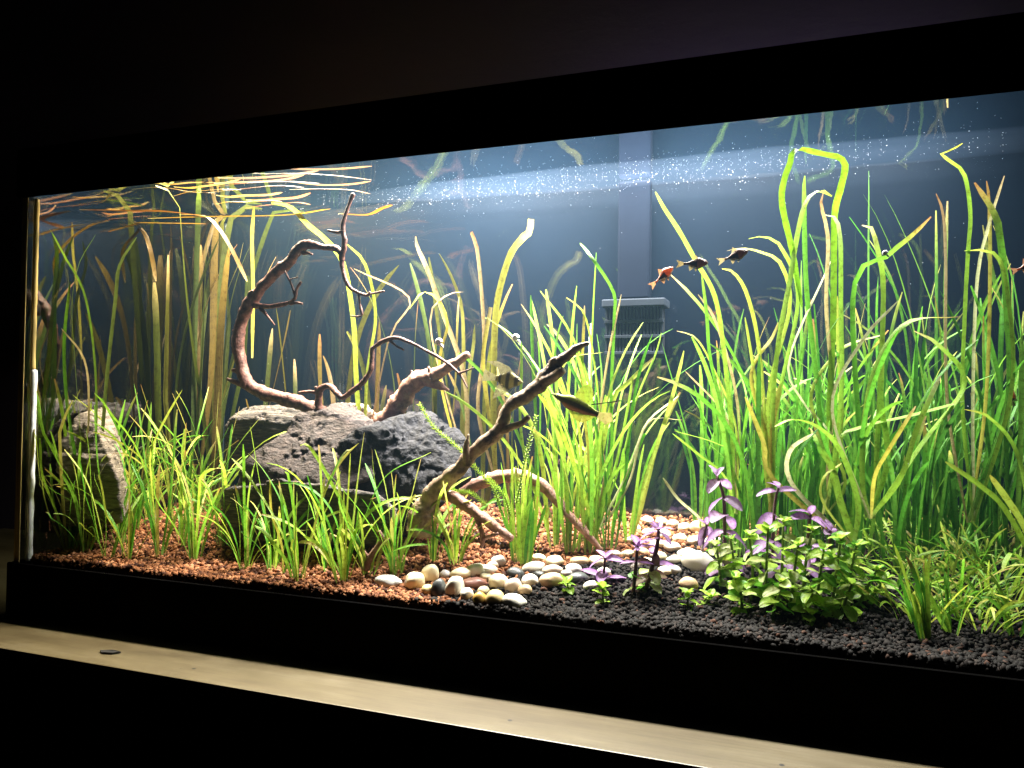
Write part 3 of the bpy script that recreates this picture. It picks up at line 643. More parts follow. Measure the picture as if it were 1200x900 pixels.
for (b, lb) in MORE:
    gb = ground(*b)
    if gb.x < 0.03: gb = Vector((0.03+0.012*random.random(), gb.y-0.012, 0)); gb.z = gh(gb.x, gb.y)
    rosette('grass_tuft', lb, 'water plant', 'short grass tufts along the front', gb, random.randint(9, 14), (.06, .17 if b[0] < 270 else .11), (0.0022, 0.0042), LIME+GREENS+YELLOW[:1], th0=(0.03, 0.38), th1=(0.2, 1.9), tipp=0.4, spreadr=0.007, k=1.5)
# a few drawn leaves over the ledge rock
hero('green tuft with one long upright leaf before the ledge rock', 'water plant', 'short grass tufts along the front', (332, 676), [
    ([(320, 640), (305, 570), (293, 500, .05)], 8, G2, G3), ([(345, 620, .05), (338, 560, .05), (334, 553, .05)], 8, G1, G2), ([(330, 640), (318, 600), (316, 562)], 7, YL, YL)], name='grass_tuft')
hero('tuft with a leaf arching over the brown rock, beside the black rock', 'water plant', 'short grass tufts along the front', (402, 676), [
    ([(412, 620, .05), (385, 560, .05), (362, 523, .05), (352, 522, .05)], 6, G2, G3), ([(372, 610, .05), (390, 555, .045), (404, 530, .045), (412, 527, .045)], 6, G1, PALE), ([(420, 625, .06), (450, 560, .06), (505, 530, .06)], 4, G1, G3)], name='grass_tuft')
hero('broad leaved green tuft at the front of the black rock', 'water plant', 'short grass tufts along the front', (470, 672), [
    ([(455, 625, .06), (438, 590, .06), (434, 585, .06), (441, 583, .06)], 9, G2, BR), ([(470, 620), (466, 580), (465, 577)], 6, G2, G3), ([(480, 620), (486, 590)], 6, G2, G3), ([(455, 640), (435, 615), (420, 620)], 5, G3, G3)], name='grass_tuft')

# ---- tall yellowing leaves behind the rocks and along the back
BACK = [((300, 545), 3), ((345, 540), 2), ((392, 545), 3), ((440, 548), 3), ((478, 552), 3), ((510, 556), 4), ((540, 560), 4), ((566, 562), 4), ((598, 570), 3)]
OLIVE = [(c[0]*0.30, c[1]*0.27, c[2]*0.16) for c in YELLOW]+[(0.055, 0.08, 0.012), (0.045, 0.065, 0.010)]
for (px, n) in BACK:
    b = at(px[0], 560, random.uniform(.285, .325)); b.z = gh(b.x, b.y)
    rosette('ribbon_plant', 'tall yellowish ribbon plant rising behind the rocks', 'water plant', 'tall ribbon plants along the back glass', b, n, (.15, .40), (0.0045, 0.0085), OLIVE, th0=(0.0, 0.1), th1=(0.05, 0.75), tipp=0.5, nseg=18, k=2.2)
for (px, y, n) in [(60, .24, 5), (95, .30, 5), (120, .22, 5), (150, .31, 5), (190, .27, 6), (225, .31, 6), (250, .26, 5)]:
    b = at(px, 560, y); b.x = max(b.x, 0.03+0.02*random.random()); b.z = gh(b.x, b.y)
    rosette('ribbon_plant', 'tall olive ribbon plant by the end glass', 'water plant', 'tall ribbon plants along the end glass', b, n-2, (.34, .54), (0.0065, 0.0120), OLIVE, th0=(0.0, 0.08), th1=(0.1, 0.6), tipp=0.4, nseg=22, k=2.0)
hero('tall pale yellow leaf with a squared bent tip', 'water plant', 'tall ribbon plants along the back glass', at(580, 560, .27), [
    ([(578, 500, .27), (579, 400, .265), (583, 350, .26), (597, 300, .255), (612, 279, .25), (620, 272, .245), (622, 257, .24)], 15, YL, (0.6, 0.55, 0.12)), ([(560, 480, .27), (567, 400, .27), (560, 300, .27), (552, 272, .27)], 10, TN, BR), ([(572, 480, .27), (566, 420, .26), (575, 360, .26)], 9, YL, TN)], blunt=0.85)
hero('tan strap leaf plant with one torn leaf tip behind the pink branch', 'water plant', 'tall ribbon plants along the back glass', at(548, 560, .29), [
    ([(545, 450, .28), (520, 370, .27), (500, 315, .265), (489, 290, .26), (487, 277, .26)], 13, TN, TN), ([(515, 440, .25), (524, 380, .245), (512, 350, .24), (495, 343, .235), (480, 362, .23)], 7, YL, G3), ([(505, 390, .25), (520, 348, .24), (543, 342, .235)], 6, TN, TN)])
hero('bright yellow green leaf reaching the surface beside the arching branch', 'water plant', 'tall ribbon plants along the back glass', at(425, 545, .24), [
    ([(418, 460, .235), (414, 380, .22), (402, 310, .205), (380, 280, .20), (362, 265, .195), (340, 243, .19), (318, 238, .185)], 14, G3, (0.5, 0.6, 0.06)), ([(430, 440, .24), (440, 370, .235), (428, 310, .23), (405, 285, .22)], 7, G3, YL), ([(455, 400, .24), (480, 350, .23), (415, 315, .22)], 4, TN, TN)])
hero('bright green plant with crossing leaves in the front corner by the end glass', 'water plant', 'tall ribbon plants along the end glass', Vector((0.035, 0.05, gh(0.035, 0.05))), [
    ([(108, 560, .06), (112, 450, .07), (100, 350, .06), (75, 300, .045), (58, 268, .03)], 10, (0.09, 0.17, 0.015), G2), ([(95, 560, .05), (88, 430, .05), (84, 360, .05), (92, 310, .06), (112, 275, .08)], 8, (0.10, 0.15, 0.015), G2), ([(90, 560, .05), (78, 470, .045), (75, 400, .045), (82, 330, .05)], 8, G1, G2),
    ([(115, 540, .07), (125, 440, .09), (135, 350, .10), (140, 310, .11), (160, 278, .12)], 10, (0.12, 0.17, 0.035), (0.12, 0.17, 0.035)), ([(100, 540, .06), (104, 470, .06), (98, 420, .05), (72, 385, .04)], 5, TN, TN)])
# leaves lying on the surface near the lamp
def surf(label, lst, wmm, c, tc_, y0):
    pts = []
    for (px, py, y) in lst:
        P = at(px, py, y); P.z = min(P.z, ZW-0.002-0.006*random.random()); P.y += random.uniform(-.012, .012); pts.append(P)
    b0 = pts[0].copy(); e = empty('floating_leaf', b0, label, 'leaf', 'leaves trailing on the water surface')
    blade(e, b0, pts, wmm*0.62/1000, c, tc_, n=24, wdir=Vector((0.2, 1, 0.1)))
OR = (0.15, 0.055, 0.004); YB = (0.18, 0.10, 0.006)
surf('long yellow leaf floating along the surface by the end glass', [(60, 262, .10), (110, 258, .14), (170, 262, .18), (240, 262, .20)], 13, YB, OR, .1)
surf('yellow leaf floating on the surface before the bright lamp glare', [(180, 258, .14), (250, 255, .16), (330, 250, .18), (390, 246, .2)], 12, YB, YB, .1)
surf('orange brown leaf clump floating on the surface at the end glass', [(90, 245, .06), (150, 248, .08), (200, 250, .12), (235, 252, .15)], 16, OR, BR, .1)
surf('orange dead leaf drooping from the surface near the arching branch', [(400, 252, .19), (425, 250, .20), (450, 246, .21), (465, 243, .22)], 14, OR, OR, .1)
surf('yellow leaf bending down from the surface at the end glass', [(105, 252, .16), (140, 252, .16), (160, 268, .165), (177, 292, .17), (185, 330, .18)], 12, YB, TN, .1)
surf('yellow leaf bending down from the surface left of the arching branch', [(205, 250, .17), (235, 252, .175), (258, 268, .18), (275, 292, .18), (290, 330, .19)], 12, YB, TN, .1)
surf('narrow yellow leaf standing up to the surface under the lamp glare', [(300, 420, .23), (299, 340, .22), (297, 280, .21), (294, 240, .20)], 10, YL, YB, .1)

random.seed(8)
FL = ['under the rim', 'nearest the end glass', 'over the slate rock', 'above the grass tufts', 'beside the glare', 'crossing the others', 'over the flat topped rock', 'behind the others', 'before the arching branch']  # added leaves whose gold colours make the surface glow
for k, w_ in enumerate(FL):
    x0 = 0.02+0.026*k; y0_ = random.uniform(.10, .31); a = random.uniform(-0.5, 0.5); ln = random.uniform(.10, .20)
    pts = [Vector((x0+math.cos(a)*ln*t+0.004*math.sin(t*7+k), min(max(y0_+math.sin(a)*ln*t, .02), .34), ZW-0.0025-0.012*(t-0.4)**2-0.003*random.random())) for t in (0, .25, .5, .75, 1)]
    e = empty('floating_leaf', pts[0], random.choice(('golden', 'amber', 'orange'))+' strap leaf added for the surface glow '+w_, 'leaf', 'leaves trailing on the water surface')
    blade(e, pts[0], pts, random.uniform(.0028, .0055), random.choice((OR, YB, (0.11, 0.036, 0.004))), OR, n=16, wdir=Vector((0.2, 1, 0.35)))
# ---- center clump
CEN = [((650, 640), 8, (.16, .26)), ((668, 648), 9, (.17, .29)), ((690, 648), 10, (.18, .32)), ((712, 646), 8, (.18, .30)), ((735, 636), 7, (.16, .28)), ((655, 610), 7, (.18, .33)), ((700, 612), 8, (.2, .36))]
CL = ['yellow green ribbon plant beside the fine leaved tuft in the center clump', 'bright ribbon plant second in the front row of the center clump', 'tall ribbon plant in the middle front of the center clump', 'ribbon plant in the front of the center clump nearest the purple stems', 'outermost ribbon plant of the center clump with leaves arching to open water', 'ribbon plant in the back of the center clump behind the angelfish branch', 'tall ribbon plant in the back of the center clump below the filter']
for (b, n, h), lb in zip(CEN, CL):
    rosette('ribbon_plant', lb, 'water plant', 'ribbon plants of the center clump', ground(*b), n+1, (h[0]*0.6, h[1]), (0.0028, 0.0056), LIME+GREENS, th0=(0.0, 0.30), th1=(0.12, 1.3), tipp=0.3, spreadr=0.009, nseg=16, k=1.8)
hero('lime ribbon plant with long drawn up leaves in the center clump', 'water plant', 'ribbon plants of the center clump', (690, 644), [
    ([(700, 560), (692, 460), (668, 390), (633, 341)], 7, G2, G3), ([(705, 540), (698, 440), (685, 370), (664, 349)], 7, G2, YL), ([(715, 540), (716, 460), (720, 370), (718, 340), (690, 297), (680, 285, .26)], 6, G1, G2),
    ([(728, 540), (745, 470), (768, 415), (775, 390)], 6, G2, G2), ([(735, 570), (755, 500), (795, 464)], 6, PALE, PALE), ([(732, 560), (760, 495), (800, 492)], 6, PALE, TN), ([(715, 480), (735, 450), (767, 418)], 8, G3, TN),
    ([(680, 520), (672, 480), (655, 450), (667, 420), (706, 413)], 7, G3, YL), ([(708, 560), (702, 500), (712, 420), (728, 345)], 6, TN, TN), ([(690, 540), (682, 460), (684, 380), (685, 358)], 6, YL, TN), ([(720, 550), (735, 480), (742, 440)], 7, G2, G3)])
hero('pale leaf plant with straight standing leaves behind the barked branch', 'water plant', 'ribbon plants of the center clump', at(628, 590, .27), [
    ([(628, 500, .27), (624, 420, .27), (622, 346, .27)], 8, G1, G1), ([(633, 480, .27), (632, 420, .27), (630, 400, .27)], 7, G1, G2), ([(645, 470, .26), (652, 400, .25), (660, 370, .25)], 5, G1, G2), ([(610, 500, .27), (611, 440, .27), (611, 400, .27)], 6, G2, G2)])
rosette('fine_leaf_tuft', 'dense fine leaved tuft of upright narrow leaves behind the pebble path', 'water plant', None, ground(612, 660), 30, (.07, .145), (0.003, 0.0048), GREENS+LIME, th0=(0.0, 0.22), th1=(0.05, 0.5), tipp=0.25, spreadr=0.014)

# ---- tall bed at the right
random.seed(21)
BED = []
for i in range(46):
    px = 825+i*(1215-825)/45+random.uniform(-8, 8)
    yy = random.uniform(.17, .325) if i % 3 else random.uniform(.24, .33)
    BED.append((px, yy))
for (px, yy) in BED:
    d = at(px, 600, yy); d.z = gh(d.x, d.y)
    far = px > 1040  # deeper greens past here paint in the light falling off
    row = 'front' if yy < .225 else ('middle' if yy < .28 else 'back')
    where = next(tx for lim, tx in ((850, 'on the filter side'), (880, 'behind the tallest purple plant'), (925, 'behind the second purple stem'), (962, 'behind the bush center'), (1000, 'behind the end of the bush'), (1040, 'past the end of the bush'), (1085, 'behind the dense front tuft'), (1130, 'before the zigzag leaf'), (1170, 'past the zigzag leaf'), (9999, 'at the picture edge')) if px < lim)
    lb = ('dimly lit ' if far else 'bright ')+'green tall bed plant, '+row+' row, '+where
    hmax = random.choice((.20, .24, .27)) if px < 900 else (random.choice((.22, .26, .33)) if px < 1000 else random.choice((.24, .30, .40)))
    rosette('ribbon_plant', lb, 'water plant', 'tall bed of ribbon plants', d, random.randint(7, 11), (.09, hmax*1.08), (0.0022, 0.0050), DEEP if far else (GREENS[:2]+DEEP+GREENS[:1]), th0=(0.0, 0.16), th1=(0.05, 1.25), tipp=0.35, spreadr=0.012, nseg=16, k=2.0)
T = 'tall bed of ribbon plants'
hero('ribbon plant whose tall leaf twists up into open water above the small fish', 'water plant', T, at(862, 600, .2), [
    ([(858, 520, .19), (850, 430, .18), (838, 350, .17), (815, 306, .165), (795, 270, .16), (778, 244, .16), (768, 225, .16)], 10, G2, G3), ([(850, 500, .19), (832, 420, .18), (828, 370, .17), (822, 320, .17)], 8, G1, G2), ([(865, 480, .2), (840, 380, .19), (818, 345, .19)], 5, TN, TN),
    ([(862, 500, .2), (835, 430, .19), (815, 396, .19), (793, 388, .19)], 5, G3, TN), ([(868, 540), (840, 520), (790, 505)], 5, G2, G3), ([(850, 560, .15), (815, 530, .15), (788, 508, .15)], 6, G2, G2), ([(860, 520), (845, 480), (803, 435)], 4, TN, TN)])
hero('ribbon plant with broad leaves arching over beside the small fish', 'water plant', T, at(905, 600, .17), [
    ([(905, 480, .17), (912, 400, .165), (925, 330, .16), (935, 270, .155), (945, 235, .15), (960, 223, .145), (975, 230, .14)], 10, G2, G3), ([(900, 470, .18), (925, 360, .17), (915, 310, .165), (895, 297, .16), (870, 291, .155), (852, 294, .15)], 8, G3, TN), ([(895, 480), (888, 400), (875, 345), (860, 320), (846, 315)], 9, G3, YL),
    ([(912, 470, .18), (935, 350, .17), (915, 290, .165), (895, 278, .16), (877, 280, .16)], 8, G2, G3), ([(900, 520), (880, 440), (905, 395), (912, 378)], 8, YL, YL), ([(895, 540), (890, 480), (873, 372)], 7, G3, G3), ([(905, 560), (905, 500), (915, 450)], 9, YL, G3)])
hero('ribbon plant whose leaf lies bent over along the water surface', 'water plant', T, at(968, 600, .2), [
    ([(972, 480, .2), (976, 380, .19), (977, 300, .18), (978, 250, .17), (984, 224, .155), (989, 204, .147), (990, 193, .143), (984, 185, .14), (970, 182, .14), (952, 178, .14), (938, 175, .14), (929, 179, .141), (926, 192, .142), (919, 212, .145), (917, 240, .15), (930, 300, .16), (940, 360, .17)], 11, (0.15, 0.31, 0.014), (0.12, 0.28, 0.012)),
    ([(975, 470, .2), (968, 360, .19), (970, 280, .185), (962, 240, .18), (965, 225, .18)], 8, TN, BR), ([(985, 470, .18), (985, 350, .17), (984, 275, .165), (976, 253, .16), (967, 252, .155)], 9, G2, PALE), ([(958, 460, .2), (945, 340, .2), (942, 230, .2), (943, 206, .2)], 9, G1, G2),
    ([(978, 520), (940, 470), (925, 420), (975, 303)], 5, PALE, PALE), ([(985, 500), (982, 400), (981, 347)], 8, G3, YL), ([(990, 560), (950, 470), (985, 410), (1035, 392)], 6, G3, TN)])
hero('ribbon plant with a wavy thin leaf zigzagging up to the surface', 'water plant', T, at(1138, 610, .2), [
    ([(1128, 480, .2), (1130, 380, .19), (1134, 300, .18), (1137, 250, .175), (1130, 205, .17), (1115, 190, .165), (1103, 181, .16), (1115, 176, .15), (1128, 168, .14)], 6, G2, YL), ([(1180, 480, .2), (1180, 360, .19), (1172, 280, .18), (1165, 250, .18), (1142, 214, .175)], 10, G1, BR), ([(1140, 480, .2), (1145, 330, .19), (1160, 260, .185), (1177, 206, .18)], 5, PALE, TN),
    ([(1155, 470, .2), (1160, 330, .19), (1159, 240, .185), (1156, 212, .18)], 6, YL, BR), ([(1185, 460, .19), (1180, 340, .185), (1165, 297, .18), (1130, 294, .18)], 6, G2, G3), ([(1110, 470, .21), (1108, 300, .2), (1105, 250, .2), (1097, 227, .2)], 5, TN, BR)])
hero('ribbon plant with long crossing diagonal leaves in the dense bed', 'water plant', T, at(1020, 605, .17), [
    ([(975, 480, .16), (1010, 400, .15), (1053, 352, .145)], 5, PALE, PALE), ([(1010, 560), (1020, 450), (1060, 380), (1125, 371)], 9, G2, BR), ([(1080, 520), (1130, 450), (1100, 405), (1071, 388)], 9, G2, TN), ([(1040, 540), (1032, 470), (1034, 418)], 9, G2, G3), ([(1055, 560, .12), (1075, 500, .11), (1102, 440, .1)], 8, G2, PALE),
    ([(1025, 560, .13), (1040, 530, .12), (1073, 476, .11)], 6, YL, TN), ([(985, 520), (1010, 500), (1065, 487), (1130, 470)], 7, G2, G2), ([(1035, 360, .19), (1030, 300, .19), (1020, 265, .19), (1010, 264, .185)], 8, G2, TN), ([(1000, 345, .19), (1040, 300, .18), (1070, 275, .175), (1091, 254, .17)], 8, G1, BR)])
hero('ribbon plant with a wide leaf bending over above the green leafy bush', 'water plant', T, at(1000, 640, .13), [
    ([(1005, 590, .12), (985, 530, .11), (960, 502, .10), (930, 492, .095), (908, 500, .09)], 11, G2, G3), ([(985, 590), (975, 550), (958, 522)], 13, G2, G1), ([(930, 570, .14), (925, 530, .13), (953, 508, .12)], 7, PALE, PALE), ([(965, 590), (965, 560), (986, 543)], 5, G3, YL), ([(905, 560, .15), (895, 520, .14), (873, 465, .13)], 8, YL, YL)])
hero('yellow green ribbon plant leaning in from the edge of the picture', 'water plant', T, at(1222, 680, .10), [
    ([(1205, 628, .09), (1190, 600, .085), (1160, 557, .08)], 9, G3, YL), ([(1180, 600, .1), (1150, 570, .1), (1108, 541, .1)], 7, G2, G3), ([(1190, 650, .09), (1180, 655, .085), (1175, 668, .08)], 7, G2, G3), ([(1195, 540, .14), (1160, 490, .13), (1130, 480, .13)], 6, G2, YL)])
hero('pale single leaf bending over the pebbles beside the purple stems', 'water plant', T, at(845, 640, .22), [([(820, 608, .21), (795, 585, .2), (777, 560, .2)], 5, PALE, PALE)])

# ---- low wispy grass on the black soil at the right
random.seed(5)
LOW = [(1045, 690), (1060, 660), (1075, 725), (1085, 640), (1095, 690), (1105, 668), (1120, 700), (1130, 640), (1140, 680), (1150, 655), (1160, 705), (1175, 670), (1185, 690), (1198, 650), (1195, 720), (1062, 632), (1040, 655), (1025, 640), (1050, 705), (1110, 650), (1125, 672), (1142, 660), (1155, 682), (1168, 652), (1172, 694), (1186, 664), (1108, 715), (1135, 722), (1150, 735), (1180, 712), (1070, 678), (1090, 662)]
for (px, py) in LOW:
    rosette('wispy_plant', 'thin wispy low plant past the bush, '+('front row' if py > 690 else ('second row' if py > 668 else ('third row' if py > 652 else 'back row'))), 'water plant', 'low grass on the black soil', ground(px, py), random.randint(13, 20), (.025, .075), (0.0014, 0.0028), LIME+GREENS+YELLOW[:1], th0=(0.1, 1.0), th1=(0.6, 2.4), tipp=0.35, spreadr=0.020, nseg=10)
rosette('wispy_plant', 'dense dark green tuft leaning before the leafy bush, nearest the front glass', 'water plant', None, ground(1090, 752), 26, (.04, .085), (0.002, 0.004), GREENS+LIME[:2], th0=(0.05, 0.45), th1=(0.2, 0.9), az=2.6, azs=1.0, tipp=0.2, spreadr=0.008)
for (px, py, lb) in [(1115, 742, 'small green grass sprig sticking up next to the dense front tuft'), (1190, 745, 'green grass sprig in the front corner of the black soil')]:
    rosette('wispy_plant', lb, 'water plant', None, ground(px, py), 12, (.035, .07), (0.002, 0.0035), GREENS, th0=(0.1, 0.7), th1=(0.3, 1.1), tipp=0.1)

# ================================================================== PLANTS: leafy stems
def leafmesh(length, width, curl, c_in, c_out, droop=0.3, wav=0.0):
    nl, nw = 8, 4; V = []; F = []; cols = []; uvs = []
    for i in range(nl+1):
        t = i/nl; wv = width*0.5*(math.sin(math.pi*min(1, t*0.93+0.05))**0.55)*(0.9 if t < 0.1 else 1); wv = max(wv, width*0.05)
        for j in range(nw+1):
            s = j/nw*2-1
            V.append((t*length, s*wv, -droop*length*t*t+curl*wv*(s*s)+wav*width*math.sin(t*9+s*2)))
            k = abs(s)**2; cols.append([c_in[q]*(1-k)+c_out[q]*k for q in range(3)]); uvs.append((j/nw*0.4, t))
    for i in range(nl):
        for j in range(nw):
            a = i*(nw+1)+j; F.append((a, a+1, a+nw+2, a+nw+1))
    me = bpy.data.meshes.new('leaf'); me.from_pydata(V, [], F); setcol(me, cols)
    ul = me.uv_layers.new(name='UVMap'); li = np.empty(len(me.loops), dtype=np.int32); me.loops.foreach_get('vertex_index', li)
    ul.data.foreach_set('uv', np.array(uvs, dtype=np.float32)[li].ravel()); smooth(me); me.materials.append(MT['leaf'])
    return me
def put_leaf(parent, origin, pos, az, pitch, roll, me, sc=1.0):
    o = bpy.data.objects.new('leaf', me); COL.objects.link(o); o.parent = parent
    o.location = Vector(pos)-Vector(origin); o.rotation_euler = Euler((roll, -pitch, az), 'XYZ'); o.scale = (sc, sc, sc)
    return o
STEM_P = plain('purple_stem', (0.10, 0.045, 0.05), 0.5); STEM_G = plain('green_stem', (0.14, 0.20, 0.05), 0.5)
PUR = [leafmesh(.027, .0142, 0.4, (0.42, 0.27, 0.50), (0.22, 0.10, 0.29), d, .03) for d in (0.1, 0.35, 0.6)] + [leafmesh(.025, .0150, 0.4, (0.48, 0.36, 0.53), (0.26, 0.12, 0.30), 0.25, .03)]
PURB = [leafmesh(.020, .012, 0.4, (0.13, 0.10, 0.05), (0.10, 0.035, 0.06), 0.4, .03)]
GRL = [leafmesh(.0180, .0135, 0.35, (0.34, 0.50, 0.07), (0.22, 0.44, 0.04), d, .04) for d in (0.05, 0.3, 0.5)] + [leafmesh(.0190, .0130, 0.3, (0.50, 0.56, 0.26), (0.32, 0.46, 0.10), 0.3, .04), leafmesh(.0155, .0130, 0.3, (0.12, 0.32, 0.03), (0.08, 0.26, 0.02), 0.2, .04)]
def stemplant(name, label, cat, group, pts, r, sm, leaves, nodes, sc=(0.8, 1.1), pitch=(-0.1, 0.6), tipn=4, low=None):
    P = [Vector(p) for p in pts]; b0 = P[0].copy(); e = empty(name, b0, label, cat, group)
    tube('stem', P, [r, r*0.9, r*0.7], sm, e, b0, seg=6, n=14, rough=0.08)
    C = catmull(P, 60); a0 = random.random()*3
    for i in range(nodes):
        t = 0.12+0.86*i/max(1, nodes-1); p = C[int(t*59)]; az = a0+i*1.4+random.uniform(-.3, .3)
        pool = low if (low and t < 0.45) else leaves
        for s in (0, math.pi):
            put_leaf(e, b0, p, az+s, random.uniform(*pitch), random.uniform(-0.7, 0.7), random.choice(pool), random.uniform(*sc)*(0.75+0.25*math.sin(math.pi*min(1, t+0.25))))
    for k in range(tipn):
        put_leaf(e, b0, C[-1], a0+k*1.57+0.6, random.uniform(0.5, 1.1), 0, random.choice(leaves), random.uniform(0.4, 0.65))
    return e
random.seed(14)
PGRP = 'purple leaved stem plants'
stemplant('purple_stem_plant', 'tallest purple leaved stem plant with lilac leaves before the tall green bed', 'water plant', PGRP, [ground(850, 672), at(849, 615, .13), at(848, 582, .13), at(840, 558, .13)], .0022, STEM_P, PUR, 6, (0.9, 1.4), (-0.7, 0.2), tipn=2)
stemplant('purple_stem_plant', 'purple leaved stem plant beside the tallest one, leaning to the dense bed', 'water plant', PGRP, [ground(905, 670), at(906, 630, .12), at(908, 590, .12), at(912, 572, .12)], .002, STEM_P, PUR, 5, (0.9, 1.3), (-0.7, 0.2), tipn=2)
stemplant('purple_stem_plant', 'purple leaved stem rising out of the green bush', 'water plant', PGRP, [ground(945, 672), at(946, 640, .12), at(948, 615, .115), at(950, 603, .115)], .002, STEM_P, PUR, 4, (0.8, 1.2), (-0.6, 0.2), tipn=2)
stemplant('purple_stem_plant', 'small purple shoot at the edge of the green bush next to the dense bed', 'water plant', PGRP, [ground(972, 668), at(972, 640, .12), at(973, 622, .12)], .002, STEM_P, PUR, 3, (0.8, 1.0), (-0.3, 0.4), tipn=2)
stemplant('purple_stem_plant', 'bushy purple and olive plant with a crown of thin stalks on the pebbles', 'water plant', PGRP, [ground(757, 690), at(764, 665, .085), at(770, 640, .085), at(772, 622, .085)], .0028, STEM_P, PUR+PURB+PURB, 8, (0.75, 1.15), (-0.5, 0.5), tipn=6, low=[GRL[4], GRL[3], PURB[0]])
stemplant('purple_stem_plant', 'short purple plant with olive lower leaves nearest the black soil', 'water plant', PGRP, [ground(742, 694), at(744, 675, .07), at(746, 652, .07), at(747, 640, .07)], .0022, STEM_P, PUR, 4, (0.7, 1.0), (-0.3, 0.5), tipn=4, low=[GRL[4], GRL[3]])
stemplant('purple_stem_plant', 'small purple seedling among the pebbles beside the flat dark grey pebble', 'water plant', PGRP, [ground(707, 680), at(708, 668, .08), at(709, 654, .08)], .0018, STEM_P, PUR, 3, (0.7, 1.0), (-0.2, 0.5), tipn=3)
stemplant('purple_stem_plant', 'dark drooping purple sprig between the pebbles and the tallest purple plant', 'water plant', PGRP, [ground(822, 655), at(824, 635, .15), at(828, 615, .15)], .0018, STEM_P, PURB+PUR, 2, (0.8, 1.1), (-0.9, -0.1), tipn=2)
# green leafy bush, stem by stem
BUSH = [((845, 690), (842, 655), (838, 640)), ((862, 696), (860, 660), (856, 632)), ((880, 705), (882, 665), (878, 628)), ((898, 712), (898, 670), (900, 622)), ((915, 700), (917, 650), (918, 612)), ((925, 715), (930, 675), (935, 640)), ((940, 702), (945, 655), (952, 622)),
        ((955, 718), (960, 680), (965, 645)), ((975, 712), (980, 670), (985, 632)), ((990, 705), (998, 665), (1003, 640)), ((1005, 712), (1018, 685), (1028, 668)), ((870, 718), (868, 695), (862, 678)), ((905, 722), (912, 700), (915, 682)), ((945, 725), (950, 705), (952, 690)), ((985, 722), (992, 700), (998, 685)), ((1018, 705), (1028, 690), (1036, 680))]
BLB = ['leafy green stem at the pebble side of the round leaved bush', 'leafy stem second from the pebbles in the round leaved bush', 'leafy stem in the front half of the round leaved bush below the tallest purple plant', 'tall leafy stem in the middle of the round leaved bush', 'upright leafy stem in the back middle of the round leaved bush',
       'leafy stem in the front middle of the round leaved bush', 'leafy stem below the purple shoots in the round leaved bush', 'leafy stem before the purple shoot at the bush edge', 'tall leafy stem at the dense bed side of the round leaved bush', 'leafy stem reaching toward the wispy grass in the round leaved bush', 'leaning leafy stem at the wispy grass end of the bush',
       'short creeping green stem at the front foot of the bush, pebble end', 'short dark green sprig at the front foot of the bush middle', 'short creeping sprig at the front foot of the bush, past its middle', 'short leafy sprig at the front foot of the bush, wispy grass end', 'lowest leafy sprig touching the dense front grass tuft']
for (a, b_, c), lb in zip(BUSH, BLB):
    g0 = ground(*a)
    stemplant('round_leaf_plant', lb, 'water plant', 'round leaved green bush', [g0, at(*b_, g0.y-.004), at(*c, g0.y-.008)], .0016, STEM_G, GRL, random.randint(5, 8), (0.65, 1.3), (-0.5, 0.7), tipn=4)
for (px, py, tx, ty, lb) in [(707, 708, 706, 690, 'bright green seedling on the black soil before the pebbles'), (666, 694, 665, 684, 'tiny green seedling at the edge of the pebbles'), (806, 712, 806, 696, 'bright green seedling alone before the bushy green plant'), (826, 708, 832, 700, 'creeping green runner beside the lone seedling')]:
    g0 = ground(px, py)
    stemplant('green_seedling', lb, 'seedling', 'green seedlings on the black soil', [g0, (g0+at(tx, ty, g0.y-.003))/2, at(tx, ty, g0.y-.003)], .0012, STEM_G, GRL[:3], 3, (0.5, 0.75), (-0.1, 0.6), tipn=4)
# feathery strands by the barked branch
def strand(label, lst, y):
    P = [at(px, py, y) for px, py in lst]; b0 = P[0].copy(); e = empty('feathery_strand', b0, label, 'water plant', 'feathery strands by the barked branch')
    tube('stem', P, [.0009, .0008, .0006], STEM_G, e, b0, seg=5, n=20, rough=0)
    C = catmull(P, 36); V = []; F = []; cols = []
    for i, p in enumerate(C):
        tg = (C[min(i+1, 35)]-C[max(i-1, 0)]).normalized()
        for k in range(4):
            d = Matrix.Rotation(i*0.9+k*1.57, 3, tg) @ tg.orthogonal().normalized(); d = (d+tg*0.5).normalized(); s = tg.cross(d)*0.0012; a = len(V); l = random.uniform(.0035, .0055)
            V += [p-b0, p-b0+d*l*0.5+s, p-b0+d*l, p-b0+d*l*0.5-s]; F.append((a, a+1, a+2, a+3)); c = jit(LIME[0]); cols += [c]*4
    me = bpy.data.meshes.new('leaflets'); me.from_pydata(V, [], F); setcol(me, cols); me.uv_layers.new(name='UVMap')
    link('leaflets', me, MT['blade'], e)['kind'] = 'stuff'
strand('feathery strand lying over the black rock', [(545, 532), (528, 517), (508, 500), (492, 474)], .11)
strand('feathery green strand curving up beside the barked branch', [(588, 600), (578, 572), (563, 555), (553, 543)], .12)
strand('feathery green strand rising above the fine leaved tuft', [(605, 590), (612, 555), (620, 520), (628, 488)], .14)
strand('feathery strand hanging low over the pale forked root', [(570, 592), (552, 578), (530, 576)], .11)
strand('short feathery strand in front of the arched root', [(598, 605), (590, 580), (572, 560)], .13)

